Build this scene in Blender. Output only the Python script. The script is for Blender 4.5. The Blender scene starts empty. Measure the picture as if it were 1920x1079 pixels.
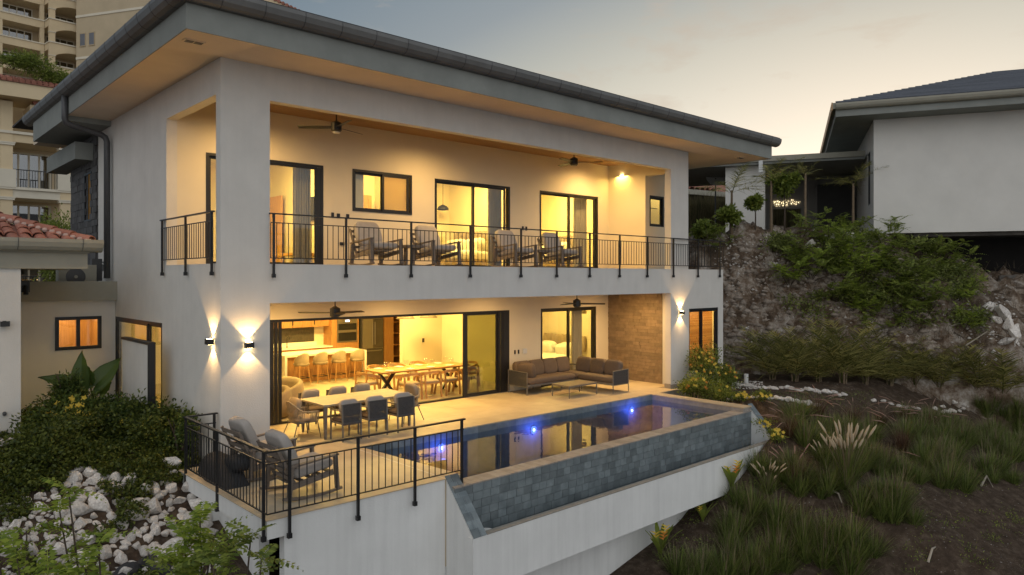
import bpy, math, random
import numpy as np
from mathutils import Vector, Matrix, Euler, noise
R=math.radians
random.seed(7); rng=np.random.default_rng(7)
sc=bpy.context.scene; col=sc.collection
# ------------------------------------------------------------------ camera, world, sun, exposure
HEAD=R(47.42); FX=(math.cos(HEAD),math.sin(HEAD)); RX=(math.sin(HEAD),-math.cos(HEAD))
CAMZ=3.45; FPX=1360.0; HORY=520.0
cd=bpy.data.cameras.new('camera'); cam=bpy.data.objects.new('camera',cd); col.objects.link(cam)
cam.location=(0,0,CAMZ); cam.rotation_euler=(R(90),0,HEAD-R(90))
cd.sensor_width=36; cd.lens=36*FPX/1920; cd.shift_y=-(539.5-HORY)/1920; cd.clip_end=3000; cd.clip_start=.1
sc.camera=cam
W=bpy.data.worlds.new('World'); sc.world=W; W.use_nodes=True
SUNAZ=R(20); SUNEL=R(2.0)         # azimuth counted from +X towards +Y: the glow behind the right-hand house
def world_nodes():
    nt=W.node_tree; n=nt.nodes; l=nt.links; n.clear()
    def N(t,**k):
        x=n.new(t)
        for a,b in k.items(): setattr(x,a,b)
        return x
    def mth(op,a,b=None,c=None,clamp=False):
        x=N('ShaderNodeMath',operation=op); x.use_clamp=clamp
        for i,v in enumerate((a,b,c)):
            if v is None: continue
            if hasattr(v,'links'): l.new(v,x.inputs[i])
            else: x.inputs[i].default_value=v
        return x.outputs[0]
    sky=N('ShaderNodeTexSky',sky_type='NISHITA'); sky.sun_disc=False
    sky.sun_elevation=SUNEL; sky.sun_rotation=R(90)-SUNAZ; sky.air_density=1.3; sky.dust_density=2.5; sky.ozone_density=1.5
    tc=N('ShaderNodeTexCoord'); nm=N('ShaderNodeVectorMath',operation='NORMALIZE'); l.new(tc.outputs['Generated'],nm.inputs[0])
    sep=N('ShaderNodeSeparateXYZ'); l.new(nm.outputs[0],sep.inputs[0])
    z=mth('MAXIMUM',sep.outputs[2],0.0)
    dt=N('ShaderNodeVectorMath',operation='DOT_PRODUCT'); l.new(nm.outputs[0],dt.inputs[0])
    dt.inputs[1].default_value=(math.cos(SUNAZ),math.sin(SUNAZ),0.0)
    # glow coordinate: 1 at the horizon towards the sun, falling with height and with angle away from it
    a=mth('MULTIPLY',mth('ADD',dt.outputs['Value'],1.0),0.5)
    a=mth('POWER',a,5.0)
    b=mth('POWER',mth('SUBTRACT',1.0,z),1.6)
    g=mth('MULTIPLY',a,b)
    cr=N('ShaderNodeValToRGB'); l.new(g,cr.inputs[0]); e=cr.color_ramp.elements
    e[0].position=0; e[0].color=(.095,.125,.158,1); e[1].position=1; e[1].color=(.80,.68,.50,1)
    for p,c in ((.21,(.112,.145,.175,1)),(.33,(.175,.198,.212,1)),(.42,(.28,.285,.26,1)),(.50,(.37,.36,.31,1)),(.66,(.53,.50,.425,1)),(.78,(.67,.62,.525,1))):
        q=e.new(p); q.color=c
    # extra sky brightness added behind the view to light the facade (broad cosine, opposite the view)
    d2=N('ShaderNodeVectorMath',operation='DOT_PRODUCT'); l.new(nm.outputs[0],d2.inputs[0]); d2.inputs[1].default_value=(-.55,-.75,.36)
    back_fill=mth('MULTIPLY',mth('MAXIMUM',d2.outputs['Value'],0.0),.50)
    # a few thin clouds
    mp=N('ShaderNodeMapping'); mp.inputs['Scale'].default_value=(3.2,3.2,11.0); mp.inputs['Location'].default_value=(.35,1.1,.2)
    l.new(nm.outputs[0],mp.inputs[0])
    nz=N('ShaderNodeTexNoise'); nz.inputs['Scale'].default_value=1.5; nz.inputs['Detail'].default_value=7; nz.inputs['Roughness'].default_value=.6; nz.inputs['Distortion'].default_value=.35
    l.new(mp.outputs[0],nz.inputs['Vector'])
    c2=N('ShaderNodeValToRGB'); l.new(nz.outputs['Fac'],c2.inputs[0]); c2.color_ramp.elements[0].position=.535; c2.color_ramp.elements[1].position=.70
    m=N('ShaderNodeMixRGB',blend_type='MIX'); l.new(mth('MULTIPLY',c2.outputs[0],.55),m.inputs[0]); l.new(cr.outputs[0],m.inputs[1]); m.inputs[2].default_value=(.33,.27,.215,1)
    vm=N('ShaderNodeMixRGB',blend_type='ADD'); vm.inputs[0].default_value=1; l.new(m.outputs[0],vm.inputs[1]); vc=N('ShaderNodeMixRGB',blend_type='MULTIPLY'); vc.inputs[0].default_value=1; l.new(back_fill,vc.inputs[1]); vc.inputs[2].default_value=(1.02,.98,.94,1); l.new(vc.outputs[0],vm.inputs[2])
    b1=N('ShaderNodeBackground'); l.new(vm.outputs[0],b1.inputs[0]); b1.inputs[1].default_value=1.0
    b2=N('ShaderNodeBackground'); l.new(sky.outputs[0],b2.inputs[0]); b2.inputs[1].default_value=.012
    ad=N('ShaderNodeAddShader'); l.new(b1.outputs[0],ad.inputs[0]); l.new(b2.outputs[0],ad.inputs[1])
    o=N('ShaderNodeOutputWorld'); l.new(ad.outputs[0],o.inputs[0])
world_nodes()
sd=bpy.data.lights.new('sun','SUN'); sun=bpy.data.objects.new('sun',sd); col.objects.link(sun)
sd.energy=.12; sd.angle=R(8); sd.color=(1,.78,.52)
sun.rotation_euler=Vector((-math.cos(SUNAZ)*math.cos(SUNEL),-math.sin(SUNAZ)*math.cos(SUNEL),-math.sin(SUNEL))).to_track_quat('-Z','Y').to_euler()
vs=sc.view_settings; vs.view_transform='Standard'; vs.look='None'; vs.exposure=0.70; vs.gamma=1.0; vs.use_curve_mapping=False
cy=sc.cycles; cy.use_denoising=True; cy.max_bounces=9; cy.diffuse_bounces=5; cy.glossy_bounces=4; cy.transmission_bounces=4; cy.transparent_max_bounces=24; cy.sample_clamp_indirect=6; cy.caustics_reflective=False; cy.caustics_refractive=False
WARM=(1.0,.61,.215); ROOMC=(1.0,.68,.17)      # lamp colour
# ------------------------------------------------------------------ materials
MATS={}
def nodes(name):
    m=bpy.data.materials.new(name); m.use_nodes=True; nt=m.node_tree; nt.nodes.clear()
    return m,nt
def pm(name,c=None,rough=.7,var=.1,scale=3.0,bump=.15,bs=45.0,rnd=0.0,metal=0.0,world=False,c2=None,stretch=None,spec=.5,streak=0.0,bd=.01,detail=5):
    """procedural surface: two-tone noise, optional random tint per object, fine relief"""
    if name in MATS: return MATS[name]
    m,nt=nodes(name); N=nt.nodes.new; L=nt.links.new
    out=N('ShaderNodeOutputMaterial'); b=N('ShaderNodeBsdfPrincipled'); L(b.outputs[0],out.inputs[0])
    b.inputs['Roughness'].default_value=rough; b.inputs['Metallic'].default_value=metal; b.inputs['Specular IOR Level'].default_value=spec
    if world: g=N('ShaderNodeNewGeometry'); vec=g.outputs['Position']
    else: g=N('ShaderNodeTexCoord'); vec=g.outputs['Object']
    mp=N('ShaderNodeMapping'); L(vec,mp.inputs[0]); mp.inputs['Scale'].default_value=stretch or (1,1,1)
    nz=N('ShaderNodeTexNoise'); L(mp.outputs[0],nz.inputs['Vector']); nz.inputs['Scale'].default_value=scale; nz.inputs['Detail'].default_value=detail; nz.inputs['Roughness'].default_value=.6
    cr=N('ShaderNodeValToRGB'); L(nz.outputs['Fac'],cr.inputs[0]); e=cr.color_ramp.elements
    e[0].position=.3; e[1].position=.7
    ca=[v*(1-var) for v in c]; cb=[min(1,v*(1+var)) for v in (c2 or c)]
    if c2: ca=list(c); cb=list(c2)
    e[0].color=(*ca,1); e[1].color=(*cb,1)
    o=cr.outputs[0]
    if streak:
        m2=N('ShaderNodeMapping'); L(vec,m2.inputs[0]); m2.inputs['Scale'].default_value=(5,5,.25)
        n2=N('ShaderNodeTexNoise'); L(m2.outputs[0],n2.inputs['Vector']); n2.inputs['Scale'].default_value=1.6; n2.inputs['Detail'].default_value=6
        r2=N('ShaderNodeMapRange'); L(n2.outputs['Fac'],r2.inputs[0]); r2.inputs[1].default_value=.42; r2.inputs[2].default_value=.75; r2.inputs[3].default_value=1; r2.inputs[4].default_value=1-streak
        mx=N('ShaderNodeMixRGB'); mx.blend_type='MULTIPLY'; mx.inputs[0].default_value=1; L(o,mx.inputs[1]); L(r2.outputs[0],mx.inputs[2]); o=mx.outputs[0]
    if rnd:
        oi=N('ShaderNodeObjectInfo'); mr=N('ShaderNodeMapRange'); L(oi.outputs['Random'],mr.inputs[0]); mr.inputs[3].default_value=1-rnd; mr.inputs[4].default_value=1+rnd
        mx=N('ShaderNodeMixRGB'); mx.blend_type='MULTIPLY'; mx.inputs[0].default_value=1; L(o,mx.inputs[1]); L(mr.outputs[0],mx.inputs[2]); o=mx.outputs[0]
    L(o,b.inputs['Base Color'])
    if bump:
        n3=N('ShaderNodeTexNoise'); L(mp.outputs[0],n3.inputs['Vector']); n3.inputs['Scale'].default_value=bs; n3.inputs['Detail'].default_value=4
        bp=N('ShaderNodeBump'); bp.inputs['Strength'].default_value=bump; bp.inputs['Distance'].default_value=bd; L(n3.outputs['Fac'],bp.inputs['Height']); L(bp.outputs[0],b.inputs['Normal'])
    MATS[name]=m; return m
def leafm(name,c1,c2,trans=.35,rough=.55):
    if name in MATS: return MATS[name]
    m,nt=nodes(name); N=nt.nodes.new; L=nt.links.new
    out=N('ShaderNodeOutputMaterial'); b=N('ShaderNodeBsdfPrincipled'); b.inputs['Roughness'].default_value=rough; b.inputs['Specular IOR Level'].default_value=.35
    g=N('ShaderNodeNewGeometry'); cr=N('ShaderNodeValToRGB'); L(g.outputs['Random Per Island'],cr.inputs[0]); e=cr.color_ramp.elements
    e[0].color=(*c1,1); e[1].color=(*c2,1); e[0].position=.1; e[1].position=.95
    L(cr.outputs[0],b.inputs['Base Color'])
    t=N('ShaderNodeBsdfTranslucent'); L(cr.outputs[0],t.inputs[0]); mx=N('ShaderNodeMixShader'); mx.inputs[0].default_value=trans
    L(b.outputs[0],mx.inputs[1]); L(t.outputs[0],mx.inputs[2]); L(mx.outputs[0],out.inputs[0]); MATS[name]=m; return m
def emit(name,c,s):
    if name in MATS: return MATS[name]
    m,nt=nodes(name); o=nt.nodes.new('ShaderNodeOutputMaterial'); e=nt.nodes.new('ShaderNodeEmission'); e.inputs[0].default_value=(*c,1); e.inputs[1].default_value=s
    nt.links.new(e.outputs[0],o.inputs[0]); MATS[name]=m; return m
def clear(name,tint=(1,1,1),f0=.05,rough=.0,bump=0,bs=3,spec=1.0,mud=None,mudf=0):
    """thin pane or water skin: Schlick blend of see-through and mirror"""
    if name in MATS: return MATS[name]
    m,nt=nodes(name); N=nt.nodes.new; L=nt.links.new
    out=N('ShaderNodeOutputMaterial'); t=N('ShaderNodeBsdfTransparent'); t.inputs[0].default_value=(*tint,1)
    g=N('ShaderNodeBsdfGlossy'); g.inputs['Roughness'].default_value=rough; g.inputs['Color'].default_value=(spec,spec,spec,1)
    lw=N('ShaderNodeLayerWeight'); lw.inputs[0].default_value=.5
    p=N('ShaderNodeMath'); p.operation='POWER'; L(lw.outputs['Facing'],p.inputs[0]); p.inputs[1].default_value=5
    ma=N('ShaderNodeMath'); ma.operation='MULTIPLY_ADD'; L(p.outputs[0],ma.inputs[0]); ma.inputs[1].default_value=1-f0; ma.inputs[2].default_value=f0
    base=t.outputs[0]
    if mud:
        d=N('ShaderNodeBsdfDiffuse'); d.inputs[0].default_value=(*mud,1); m1=N('ShaderNodeMixShader'); m1.inputs[0].default_value=mudf; L(t.outputs[0],m1.inputs[1]); L(d.outputs[0],m1.inputs[2]); base=m1.outputs[0]
    mx=N('ShaderNodeMixShader'); L(ma.outputs[0],mx.inputs[0]); L(base,mx.inputs[1]); L(g.outputs[0],mx.inputs[2]); L(mx.outputs[0],out.inputs[0])
    if bump:
        tc=N('ShaderNodeNewGeometry'); n3=N('ShaderNodeTexNoise'); L(tc.outputs['Position'],n3.inputs['Vector']); n3.inputs['Scale'].default_value=bs; n3.inputs['Detail'].default_value=2
        bp=N('ShaderNodeBump'); bp.inputs['Strength'].default_value=bump; bp.inputs['Distance'].default_value=.02; L(n3.outputs['Fac'],bp.inputs['Height']); L(bp.outputs[0],g.inputs['Normal'])
    MATS[name]=m; return m
WALL=pm('white_stucco',(.62,.595,.55),.9,.05,1.6,.35,45,world=True,streak=.035)
WALLW=pm('pool_stucco',(.70,.70,.68),.9,.05,1.3,.35,45,world=True,streak=.09)
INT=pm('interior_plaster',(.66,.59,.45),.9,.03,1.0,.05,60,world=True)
SOFF=pm('soffit_plaster',(.74,.62,.47),.9,.05,1.2,.1,60,world=True)  # warm tint stands in for part of the glow under the eaves
FASC=pm('grey_fascia',(.225,.235,.215),.75,.12,1.3,.12,50,world=True)
GUTT=pm('grey_gutter',(.13,.13,.125),.45,.15,2.0,.05,30,world=True)
BLK=pm('black_metal',(.012,.012,.013),.4,.1,5,.0)
DKG=pm('dark_grey_metal',(.06,.06,.062),.45,.1,5,.0)
WOODC=pm('ceiling_wood',(.22,.13,.065),.6,.1,6,.1,60,rnd=.12,c2=(.30,.18,.09),stretch=(.5,6,6))
WOODK=pm('kitchen_wood',(.30,.14,.05),.5,.1,5,.06,60,rnd=.10,c2=(.48,.25,.09),stretch=(9,9,.7))
WOODT=pm('table_wood',(.34,.17,.06),.45,.1,5,.06,60,rnd=.08,c2=(.50,.28,.11),stretch=(1,9,9))
WOODG=pm('grey_teak',(.115,.09,.07),.6,.1,8,.08,60,c2=(.19,.155,.125),stretch=(2,9,9))
WOODD=pm('door_wood',(.36,.19,.07),.5,.1,5,.06,60,c2=(.52,.30,.12),stretch=(9,9,.7))
FLOOR=pm('terrace_tile',(.42,.335,.225),.5,.1,1.8,.08,40,rnd=.05,c2=(.52,.43,.30),world=True)
FLOORI=pm('indoor_tile',(.42,.36,.27),.35,.06,2.0,.02,40,world=True)
SLATE=pm('slate_tile',(.115,.14,.15),.5,.2,5,.3,40,rnd=.22,c2=(.19,.22,.228),world=True)
SLATD=pm('pool_slate',(.07,.095,.115),.5,.2,4,.1,40,rnd=.2,world=True)
COPE=pm('coping_stone',(.255,.225,.195),.7,.15,6,.25,50,rnd=.14,c2=(.35,.315,.275),world=True)
LIPM=pm('trough_lip',(.25,.235,.205),.8,.15,4,.3,50,world=True)
BRICK=pm('brown_stone',(.185,.13,.08),.75,.2,7,.6,30,rnd=.18,c2=(.26,.19,.12),world=True)
DSTONE=pm('charcoal_stone',(.06,.058,.058),.8,.2,5,.5,30,rnd=.25,c2=(.10,.097,.095),world=True)
TAUPE=pm('taupe_fabric',(.125,.092,.070),.95,.08,9,.35,160)
GREYF=pm('light_grey_fabric',(.34,.31,.28),.95,.06,9,.3,160)
TANF=pm('tan_fabric',(.33,.26,.18),.95,.08,9,.35,140)
ROPE=pm('dark_rope',(.06,.058,.06),.8,.2,20,.3,120)
ROPET=pm('tan_rope',(.32,.27,.20),.8,.2,20,.3,120)
FRAMEC=pm('chair_frame',(.16,.145,.125),.5,.1,6,.0)
WHITE=pm('white_linen',(.72,.70,.66),.9,.04,6,.2,30,bd=.03)
QUARTZ=pm('white_quartz',(.80,.78,.72),.25,.04,4,.0)
STEEL=pm('stainless_steel',(.45,.44,.42),.28,.05,4,.0,metal=.9)
BLKG=pm('black_glass',(.02,.02,.02),.08,.0,4,.0)
CURT=pm('curtain_linen',(.36,.32,.27),.95,.1,6,.2,80,stretch=(8,8,.5))
BAMB=None
TERRA=pm('terracotta',(.25,.085,.055),.8,.2,6,.4,30,rnd=.25,c2=(.36,.16,.11),world=True)
MORT=pm('roof_mortar',(.42,.30,.26),.9,.2,7,.5,20,world=True)
NBEAM=pm('beige_render',(.30,.285,.23),.9,.06,2,.3,70,world=True)
NWALL=pm('neighbour_render',(.64,.62,.575),.9,.05,.8,.35,70,world=True)
GLASS=clear('window_glass',(.93,.95,.93),.05)
DGLASS=clear('tinted_glass',(.55,.57,.42),.12,spec=.9)
WATER=clear('pool_water',(.50,.60,.66),.05,0.0,.10,2.8)
LAMPE=emit('lamp_glow',(1,.72,.32),22)
SILV=pm('white_plastic',(.6,.6,.58),.5,.03,3,.0)
ROCKW=pm('white_rock',(.45,.40,.36),.85,.2,5,.7,14,rnd=.18,c2=(.80,.76,.70),bd=.03)
ROCKD=pm('dark_rock',(.03,.03,.032),.8,.2,5,.6,14,rnd=.2,bd=.03)
G_COV=leafm('ground_cover_leaf',(.035,.055,.01),(.15,.175,.03))
G_SHR=leafm('shrub_leaf',(.035,.06,.014),(.12,.17,.035))
G_BRI=leafm('bright_leaf',(.15,.22,.03),(.42,.50,.08),.5)
G_MID=leafm('mid_leaf',(.10,.145,.025),(.31,.36,.07),.45)
G_GRS=leafm('grass_blade',(.055,.085,.018),(.24,.29,.075),.35)
G_RED=leafm('red_grass_blade',(.07,.035,.024),(.16,.09,.05),.3)
G_PLM=leafm('palm_leaf',(.08,.09,.02),(.38,.34,.11),.4)
G_BIG=leafm('elephant_ear_leaf',(.045,.085,.02),(.08,.13,.03),.3,.4)
G_DRY=leafm('dry_stalk',(.16,.12,.07),(.30,.23,.15),.2)
G_HDG=leafm('hedge_leaf',(.05,.05,.02),(.16,.13,.06),.2)
PLUME=leafm('grass_plume',(.50,.40,.26),(.72,.62,.46),.4)
PLUMR=leafm('pink_plume',(.34,.20,.15),(.50,.34,.27),.4)
YELL=leafm('yellow_petal',(.65,.42,.03),(.80,.62,.10),.4)
ORNG=leafm('orange_petal',(.50,.13,.02),(.65,.30,.04),.4)
BAMB=leafm('bamboo_blind',(.50,.27,.07),(.68,.42,.13),.65,.8)
BARK=pm('bark',(.07,.05,.035),.9,.3,9,.6,30)
PTRK=pm('palm_trunk',(.16,.115,.07),.85,.3,9,.5,30)
# ------------------------------------------------------------------ mesh building
def mesh_from(name,V,Fs,mat=None,smooth=False):
    me=bpy.data.meshes.new(name); me.from_pydata(V,[],Fs); me.update()
    if mat: me.materials.append(mat)
    if smooth: me.polygons.foreach_set('use_smooth',[True]*len(me.polygons))
    return me
def link(name,me,parent=None,loc=(0,0,0),rz=0.0,rot=None,scale=None):
    o=bpy.data.objects.new(name,me); col.objects.link(o); o.location=loc
    o.rotation_euler=rot if rot else (0,0,rz)
    if scale: o.scale=scale if hasattr(scale,'__len__') else (scale,)*3
    if parent: o.parent=parent
    return o
def tag(o,label=None,cat=None,group=None,kind=None):
    for k,v in (('label',label),('category',cat),('group',group),('kind',kind)):
        if v: o[k]=v
    return o
def thing(name,label,cat,loc=(0,0,0),rz=0.0,group=None):
    o=bpy.data.objects.new(name,None); o.empty_display_size=.2; col.objects.link(o); o.location=loc; o.rotation_euler=(0,0,rz)
    return tag(o,label,cat,group)
def copytree(root,loc=None,rz=None,label=None,parent=None,scale=None):
    c=root.copy(); col.objects.link(c)
    if parent: c.parent=parent
    if loc is not None: c.location=loc
    if rz is not None: c.rotation_euler=(0,0,rz)
    if scale is not None: c.scale=(scale,)*3
    if label: c['label']=label
    for ch in list(root.children): copytree(ch,parent=c)
    return c
class M:
    def __init__(s): s.v=[]; s.f=[]
    def add(s,V,F):
        n=len(s.v); s.v+= [tuple(p) for p in V]; s.f+= [tuple(i+n for i in q) for q in F]; return s
    def box(s,x0,x1,y0,y1,z0,z1):
        return s.add([(x0,y0,z0),(x1,y0,z0),(x1,y1,z0),(x0,y1,z0),(x0,y0,z1),(x1,y0,z1),(x1,y1,z1),(x0,y1,z1)],
          [(0,3,2,1),(4,5,6,7),(0,1,5,4),(1,2,6,5),(2,3,7,6),(3,0,4,7)])
    def bar(s,p,q,w,h,up=(0,0,1),w2=None,h2=None):
        p=Vector(p);q=Vector(q);d=(q-p).normalized();u=Vector(up)
        sd_=d.cross(u)
        if sd_.length<1e-4: sd_=d.cross(Vector((0,1,0)))
        sd_.normalize(); u=sd_.cross(d).normalized(); w2=w2 or w; h2=h2 or h
        V=[]
        for c,a,b in ((p,w,h),(q,w2,h2)):
            for i,j in ((-1,-1),(1,-1),(1,1),(-1,1)): V.append(c+sd_*a/2*i+u*b/2*j)
        return s.add(V,[(0,3,2,1),(4,5,6,7),(0,1,5,4),(1,2,6,5),(2,3,7,6),(3,0,4,7)])
    def tube(s,pts,r,n=8,cap=True):
        pts=[Vector(p) for p in pts]; rs=r if hasattr(r,'__len__') else [r]*len(pts); V=[];F=[]
        pu=None
        for i,p in enumerate(pts):
            d=(pts[min(i+1,len(pts)-1)]-pts[max(i-1,0)]).normalized()
            u=pu if pu else (Vector((0,0,1)) if abs(d.z)<.95 else Vector((1,0,0)))
            a=d.cross(u)
            if a.length<1e-4: a=d.cross(Vector((1,.3,.2)))
            a.normalize(); b=a.cross(d).normalized(); pu=b
            for k in range(n):
                t=2*math.pi*k/n; V.append(p+(a*math.cos(t)+b*math.sin(t))*rs[i])
        for i in range(len(pts)-1):
            for k in range(n):
                k2=(k+1)%n; F.append((i*n+k,i*n+k2,(i+1)*n+k2,(i+1)*n+k))
        if cap: F.append(tuple(range(n-1,-1,-1))); F.append(tuple(range((len(pts)-1)*n,len(pts)*n)))
        return s.add(V,F)
    def lathe(s,prof,n=16,c=(0,0,0)):
        V=[];F=[]
        for r,z in prof:
            for k in range(n):
                t=2*math.pi*k/n; V.append((c[0]+r*math.cos(t),c[1]+r*math.sin(t),c[2]+z))
        for i in range(len(prof)-1):
            for k in range(n):
                k2=(k+1)%n; F.append((i*n+k,i*n+k2,(i+1)*n+k2,(i+1)*n+k))
        F.append(tuple(range(n-1,-1,-1))); F.append(tuple(range((len(prof)-1)*n,len(prof)*n)))
        return s.add(V,F)
    def ext(s,poly,d):
        """prism: polygon (list of 3d points) swept by d"""
        n=len(poly); d=Vector(d); P=[Vector(p) for p in poly]
        F=[tuple(range(n-1,-1,-1)),tuple(range(n,2*n))]+[(i,(i+1)%n,n+(i+1)%n,n+i) for i in range(n)]
        return s.add(P+[p+d for p in P],F)
    def puff(s,c,sx,sy,sz,e=.35,rot=None,nu=16,nv=10,e2=None):
        """soft cushion: superellipsoid"""
        e2=e2 or e; V=[];F=[]; rm=rot.to_matrix() if rot else None
        pw=lambda x,k: math.copysign(abs(x)**k,x)
        for i in range(nv+1):
            ph=-math.pi/2+math.pi*i/nv
            for j in range(nu):
                th=2*math.pi*j/nu+math.pi/nu
                p=Vector((sx/2*pw(math.cos(ph),e2)*pw(math.cos(th),e),sy/2*pw(math.cos(ph),e2)*pw(math.sin(th),e),sz/2*pw(math.sin(ph),.8)))
                if rm: p=rm@p
                V.append(p+Vector(c))
        for i in range(nv):
            for j in range(nu):
                j2=(j+1)%nu; F.append((i*nu+j,i*nu+j2,(i+1)*nu+j2,(i+1)*nu+j))
        return s.add(V,F)
    def mesh(s,name,mat,smooth=False): return mesh_from(name,s.v,s.f,mat,smooth)
    def build(s,name,mat,parent=None,loc=(0,0,0),rz=0.0,smooth=False,bevel=0.0,rot=None):
        o=link(name,s.mesh(name,mat,smooth),parent,loc,rz,rot)
        if smooth and smooth!='all':
            pass
        if bevel:
            b=o.modifiers.new('bevel','BEVEL'); b.width=bevel; b.segments=2; b.limit_method='ANGLE'; b.angle_limit=R(40)
        return o
def solid(xs,ys,zs,filled):
    """cells of a grid turned into one closed shell"""
    m=M(); nx,ny,nz=len(xs)-1,len(ys)-1,len(zs)-1; idx={}
    g=lambda i,j,k: 0<=i<nx and 0<=j<ny and 0<=k<nz and filled((xs[i]+xs[i+1])/2,(ys[j]+ys[j+1])/2,(zs[k]+zs[k+1])/2)
    def v(i,j,k):
        if (i,j,k) not in idx: idx[(i,j,k)]=len(m.v); m.v.append((xs[i],ys[j],zs[k]))
        return idx[(i,j,k)]
    for i in range(nx):
        for j in range(ny):
            for k in range(nz):
                if not g(i,j,k): continue
                if not g(i-1,j,k): m.f.append((v(i,j,k),v(i,j,k+1),v(i,j+1,k+1),v(i,j+1,k)))
                if not g(i+1,j,k): m.f.append((v(i+1,j,k),v(i+1,j+1,k),v(i+1,j+1,k+1),v(i+1,j,k+1)))
                if not g(i,j-1,k): m.f.append((v(i,j,k),v(i+1,j,k),v(i+1,j,k+1),v(i,j,k+1)))
                if not g(i,j+1,k): m.f.append((v(i,j+1,k),v(i,j+1,k+1),v(i+1,j+1,k+1),v(i+1,j+1,k)))
                if not g(i,j,k-1): m.f.append((v(i,j,k),v(i,j+1,k),v(i+1,j+1,k),v(i+1,j,k)))
                if not g(i,j,k+1): m.f.append((v(i,j,k+1),v(i+1,j,k+1),v(i+1,j+1,k+1),v(i,j+1,k+1)))
    return m
def wall(ax,a0,a1,z0,z1,c0,c1,ops=()):
    """upright wall with openings (a0,a1,z0,z1); ax 'x' runs along x between y=c0..c1, 'y' along y between x=c0..c1"""
    A=sorted({a0,a1,*[v for o in ops for v in o[:2] if a0<v<a1]}); Z=sorted({z0,z1,*[v for o in ops for v in o[2:] if z0<v<z1]})
    f=lambda a,z: not any(o[0]<a<o[1] and o[2]<z<o[3] for o in ops)
    if ax=='x': return solid(A,[c0,c1],Z,lambda x,y,z:f(x,z))
    return solid([c0,c1],A,Z,lambda x,y,z:f(y,z))
def lamp(kind,loc,power,color=WARM,size=.3,size2=None,rot=(0,0,0),spot=None,name='downlight_lamp',blend=.2,shape=None):
    d=bpy.data.lights.new(name,kind); d.energy=power; d.color=color
    if kind=='AREA':
        d.size=size
        if size2: d.shape='RECTANGLE'; d.size_y=size2
    elif kind=='SPOT': d.spot_size=R(spot); d.spot_blend=blend; d.shadow_soft_size=size
    else: d.shadow_soft_size=size
    o=bpy.data.objects.new(name,d); col.objects.link(o); o.location=loc; o.rotation_euler=rot; return o
# ------------------------------------------------------------------ terrain height
def lerp(x,xs,ys): return float(np.interp(x,xs,ys))
def sst(a,b,x):
    t=min(1,max(0,(x-a)/(b-a))); return t*t*(3-2*t)
def gh(x,y,detail=True):
    t=x*FX[0]+y*FX[1]; w=x*RX[0]+y*RX[1]
    # left garden bank
    zl=.25-.38*max(0,14.6-y) if y>7 else .25-.38*7.6-.25*(7-y)
    # front-right slope
    d=max(0,10.35-y); zf=-.12-.42*d-max(0,17.2-x)*.30*min(1,d/.9)
    if x<18.4:
        zt=lerp(x,[4,8,11.4,14.35,15.4,16.5,17.5,18.4],[-4.6,-3.6,-2.85,-2.3,-1.8,-1.2,-.72,-.32]); zf=min(zf,zt-.42*max(0,9.2-y)) if y<10.2 else min(zf,zt)
    zf=max(zf,-9-.05*d)
    k=sst(4.6,8.5,x); z=zl*(1-k)+zf*k
    if 4.95<x<19.5 and y>9.6: z=min(z,-.6 if y<12.5 else -.4)
    if 7.4<x<17.9 and y>9.4 and y<13: z=min(z,-1.6)
    # cut bank and plateau behind, only to the right of the villa
    wk=sst(5.5,7.5,w)
    if wk>0:
        zc=lerp(w,[5,12,15,17,19,24],[5.1,5.15,4.9,4.1,3.3,2.6]); tb=lerp(w,[5,12,16,19,25],[26.6,26.6,25.0,22.3,17.5]); tc=lerp(w,[5,12,16,19,25],[29.6,29.6,29.4,28.6,27.5])
        s=(t-tb)/(tc-tb)
        if s>0:
            st=lerp(w,[12,19],[.62,1.0])
            p=min(1,s)**st
            if w<17: p=p*(1-.0)
            z=z*(1-min(1,s*4)) + (-.1)*min(1,s*4) + (zc+.1)*p*1.0
            if s>1: z=zc+.035*(t-tc)
            z=z*wk+(1-wk)*(-.4)
        if detail and s>-.1:
            a=.45*sst(-.1,.25,s)*(1-sst(1.15,1.7,s)*.75)
            z+=a*(noise.fractal(Vector((x*.9,y*.9,3.1)),1.0,2.0,4))
            r1=1-abs(noise.noise(Vector((x*1.5+.4*y,y*1.5,7.7))))*2; r2=1-abs(noise.noise(Vector((x*3.6,y*3.6+x,1.7))))*2; r3=1-abs(noise.noise(Vector((x*7.5,y*7.5,4.7))))*2
            z+=a*(.62*max(0,r1)**2*r1+.34*r2*abs(r2)+.16*r3)
    if detail and not (4.4<x<18 and 9.4<y<20): z+=.05*noise.fractal(Vector((x*1.7,y*1.7,0)),1.0,2.0,4)
    return z
def at(px,py,tmin=6.0,tmax=70.0):
    """first point of the ground seen in the direction of a picture position"""
    u=(px-960)/FPX; v=(HORY-py)/FPX; D=(FX[0]+u*RX[0],FX[1]+u*RX[1],v); t=tmin; st=.12
    while t<tmax:
        if CAMZ+D[2]*t<=gh(D[0]*t,D[1]*t): return Vector((D[0]*t,D[1]*t,CAMZ+D[2]*t))
        t+=st
    return Vector((D[0]*tmax,D[1]*tmax,gh(D[0]*tmax,D[1]*tmax)))
def cf(w,t,z): return (FX[0]*t+RX[0]*w,FX[1]*t+RX[1]*w,z)
def axis_coords(a,b,step,far):
    n=int((b-a)/step); mid=[a+step*i for i in range(n+1)]; L=[];s=step;x=a
    while x>-far: s*=1.5; x-=s; L.append(x)
    Rr=[];s=step;x=mid[-1]
    while x<far: s*=1.5; x+=s; Rr.append(x)
    return L[::-1]+mid+Rr
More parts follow.
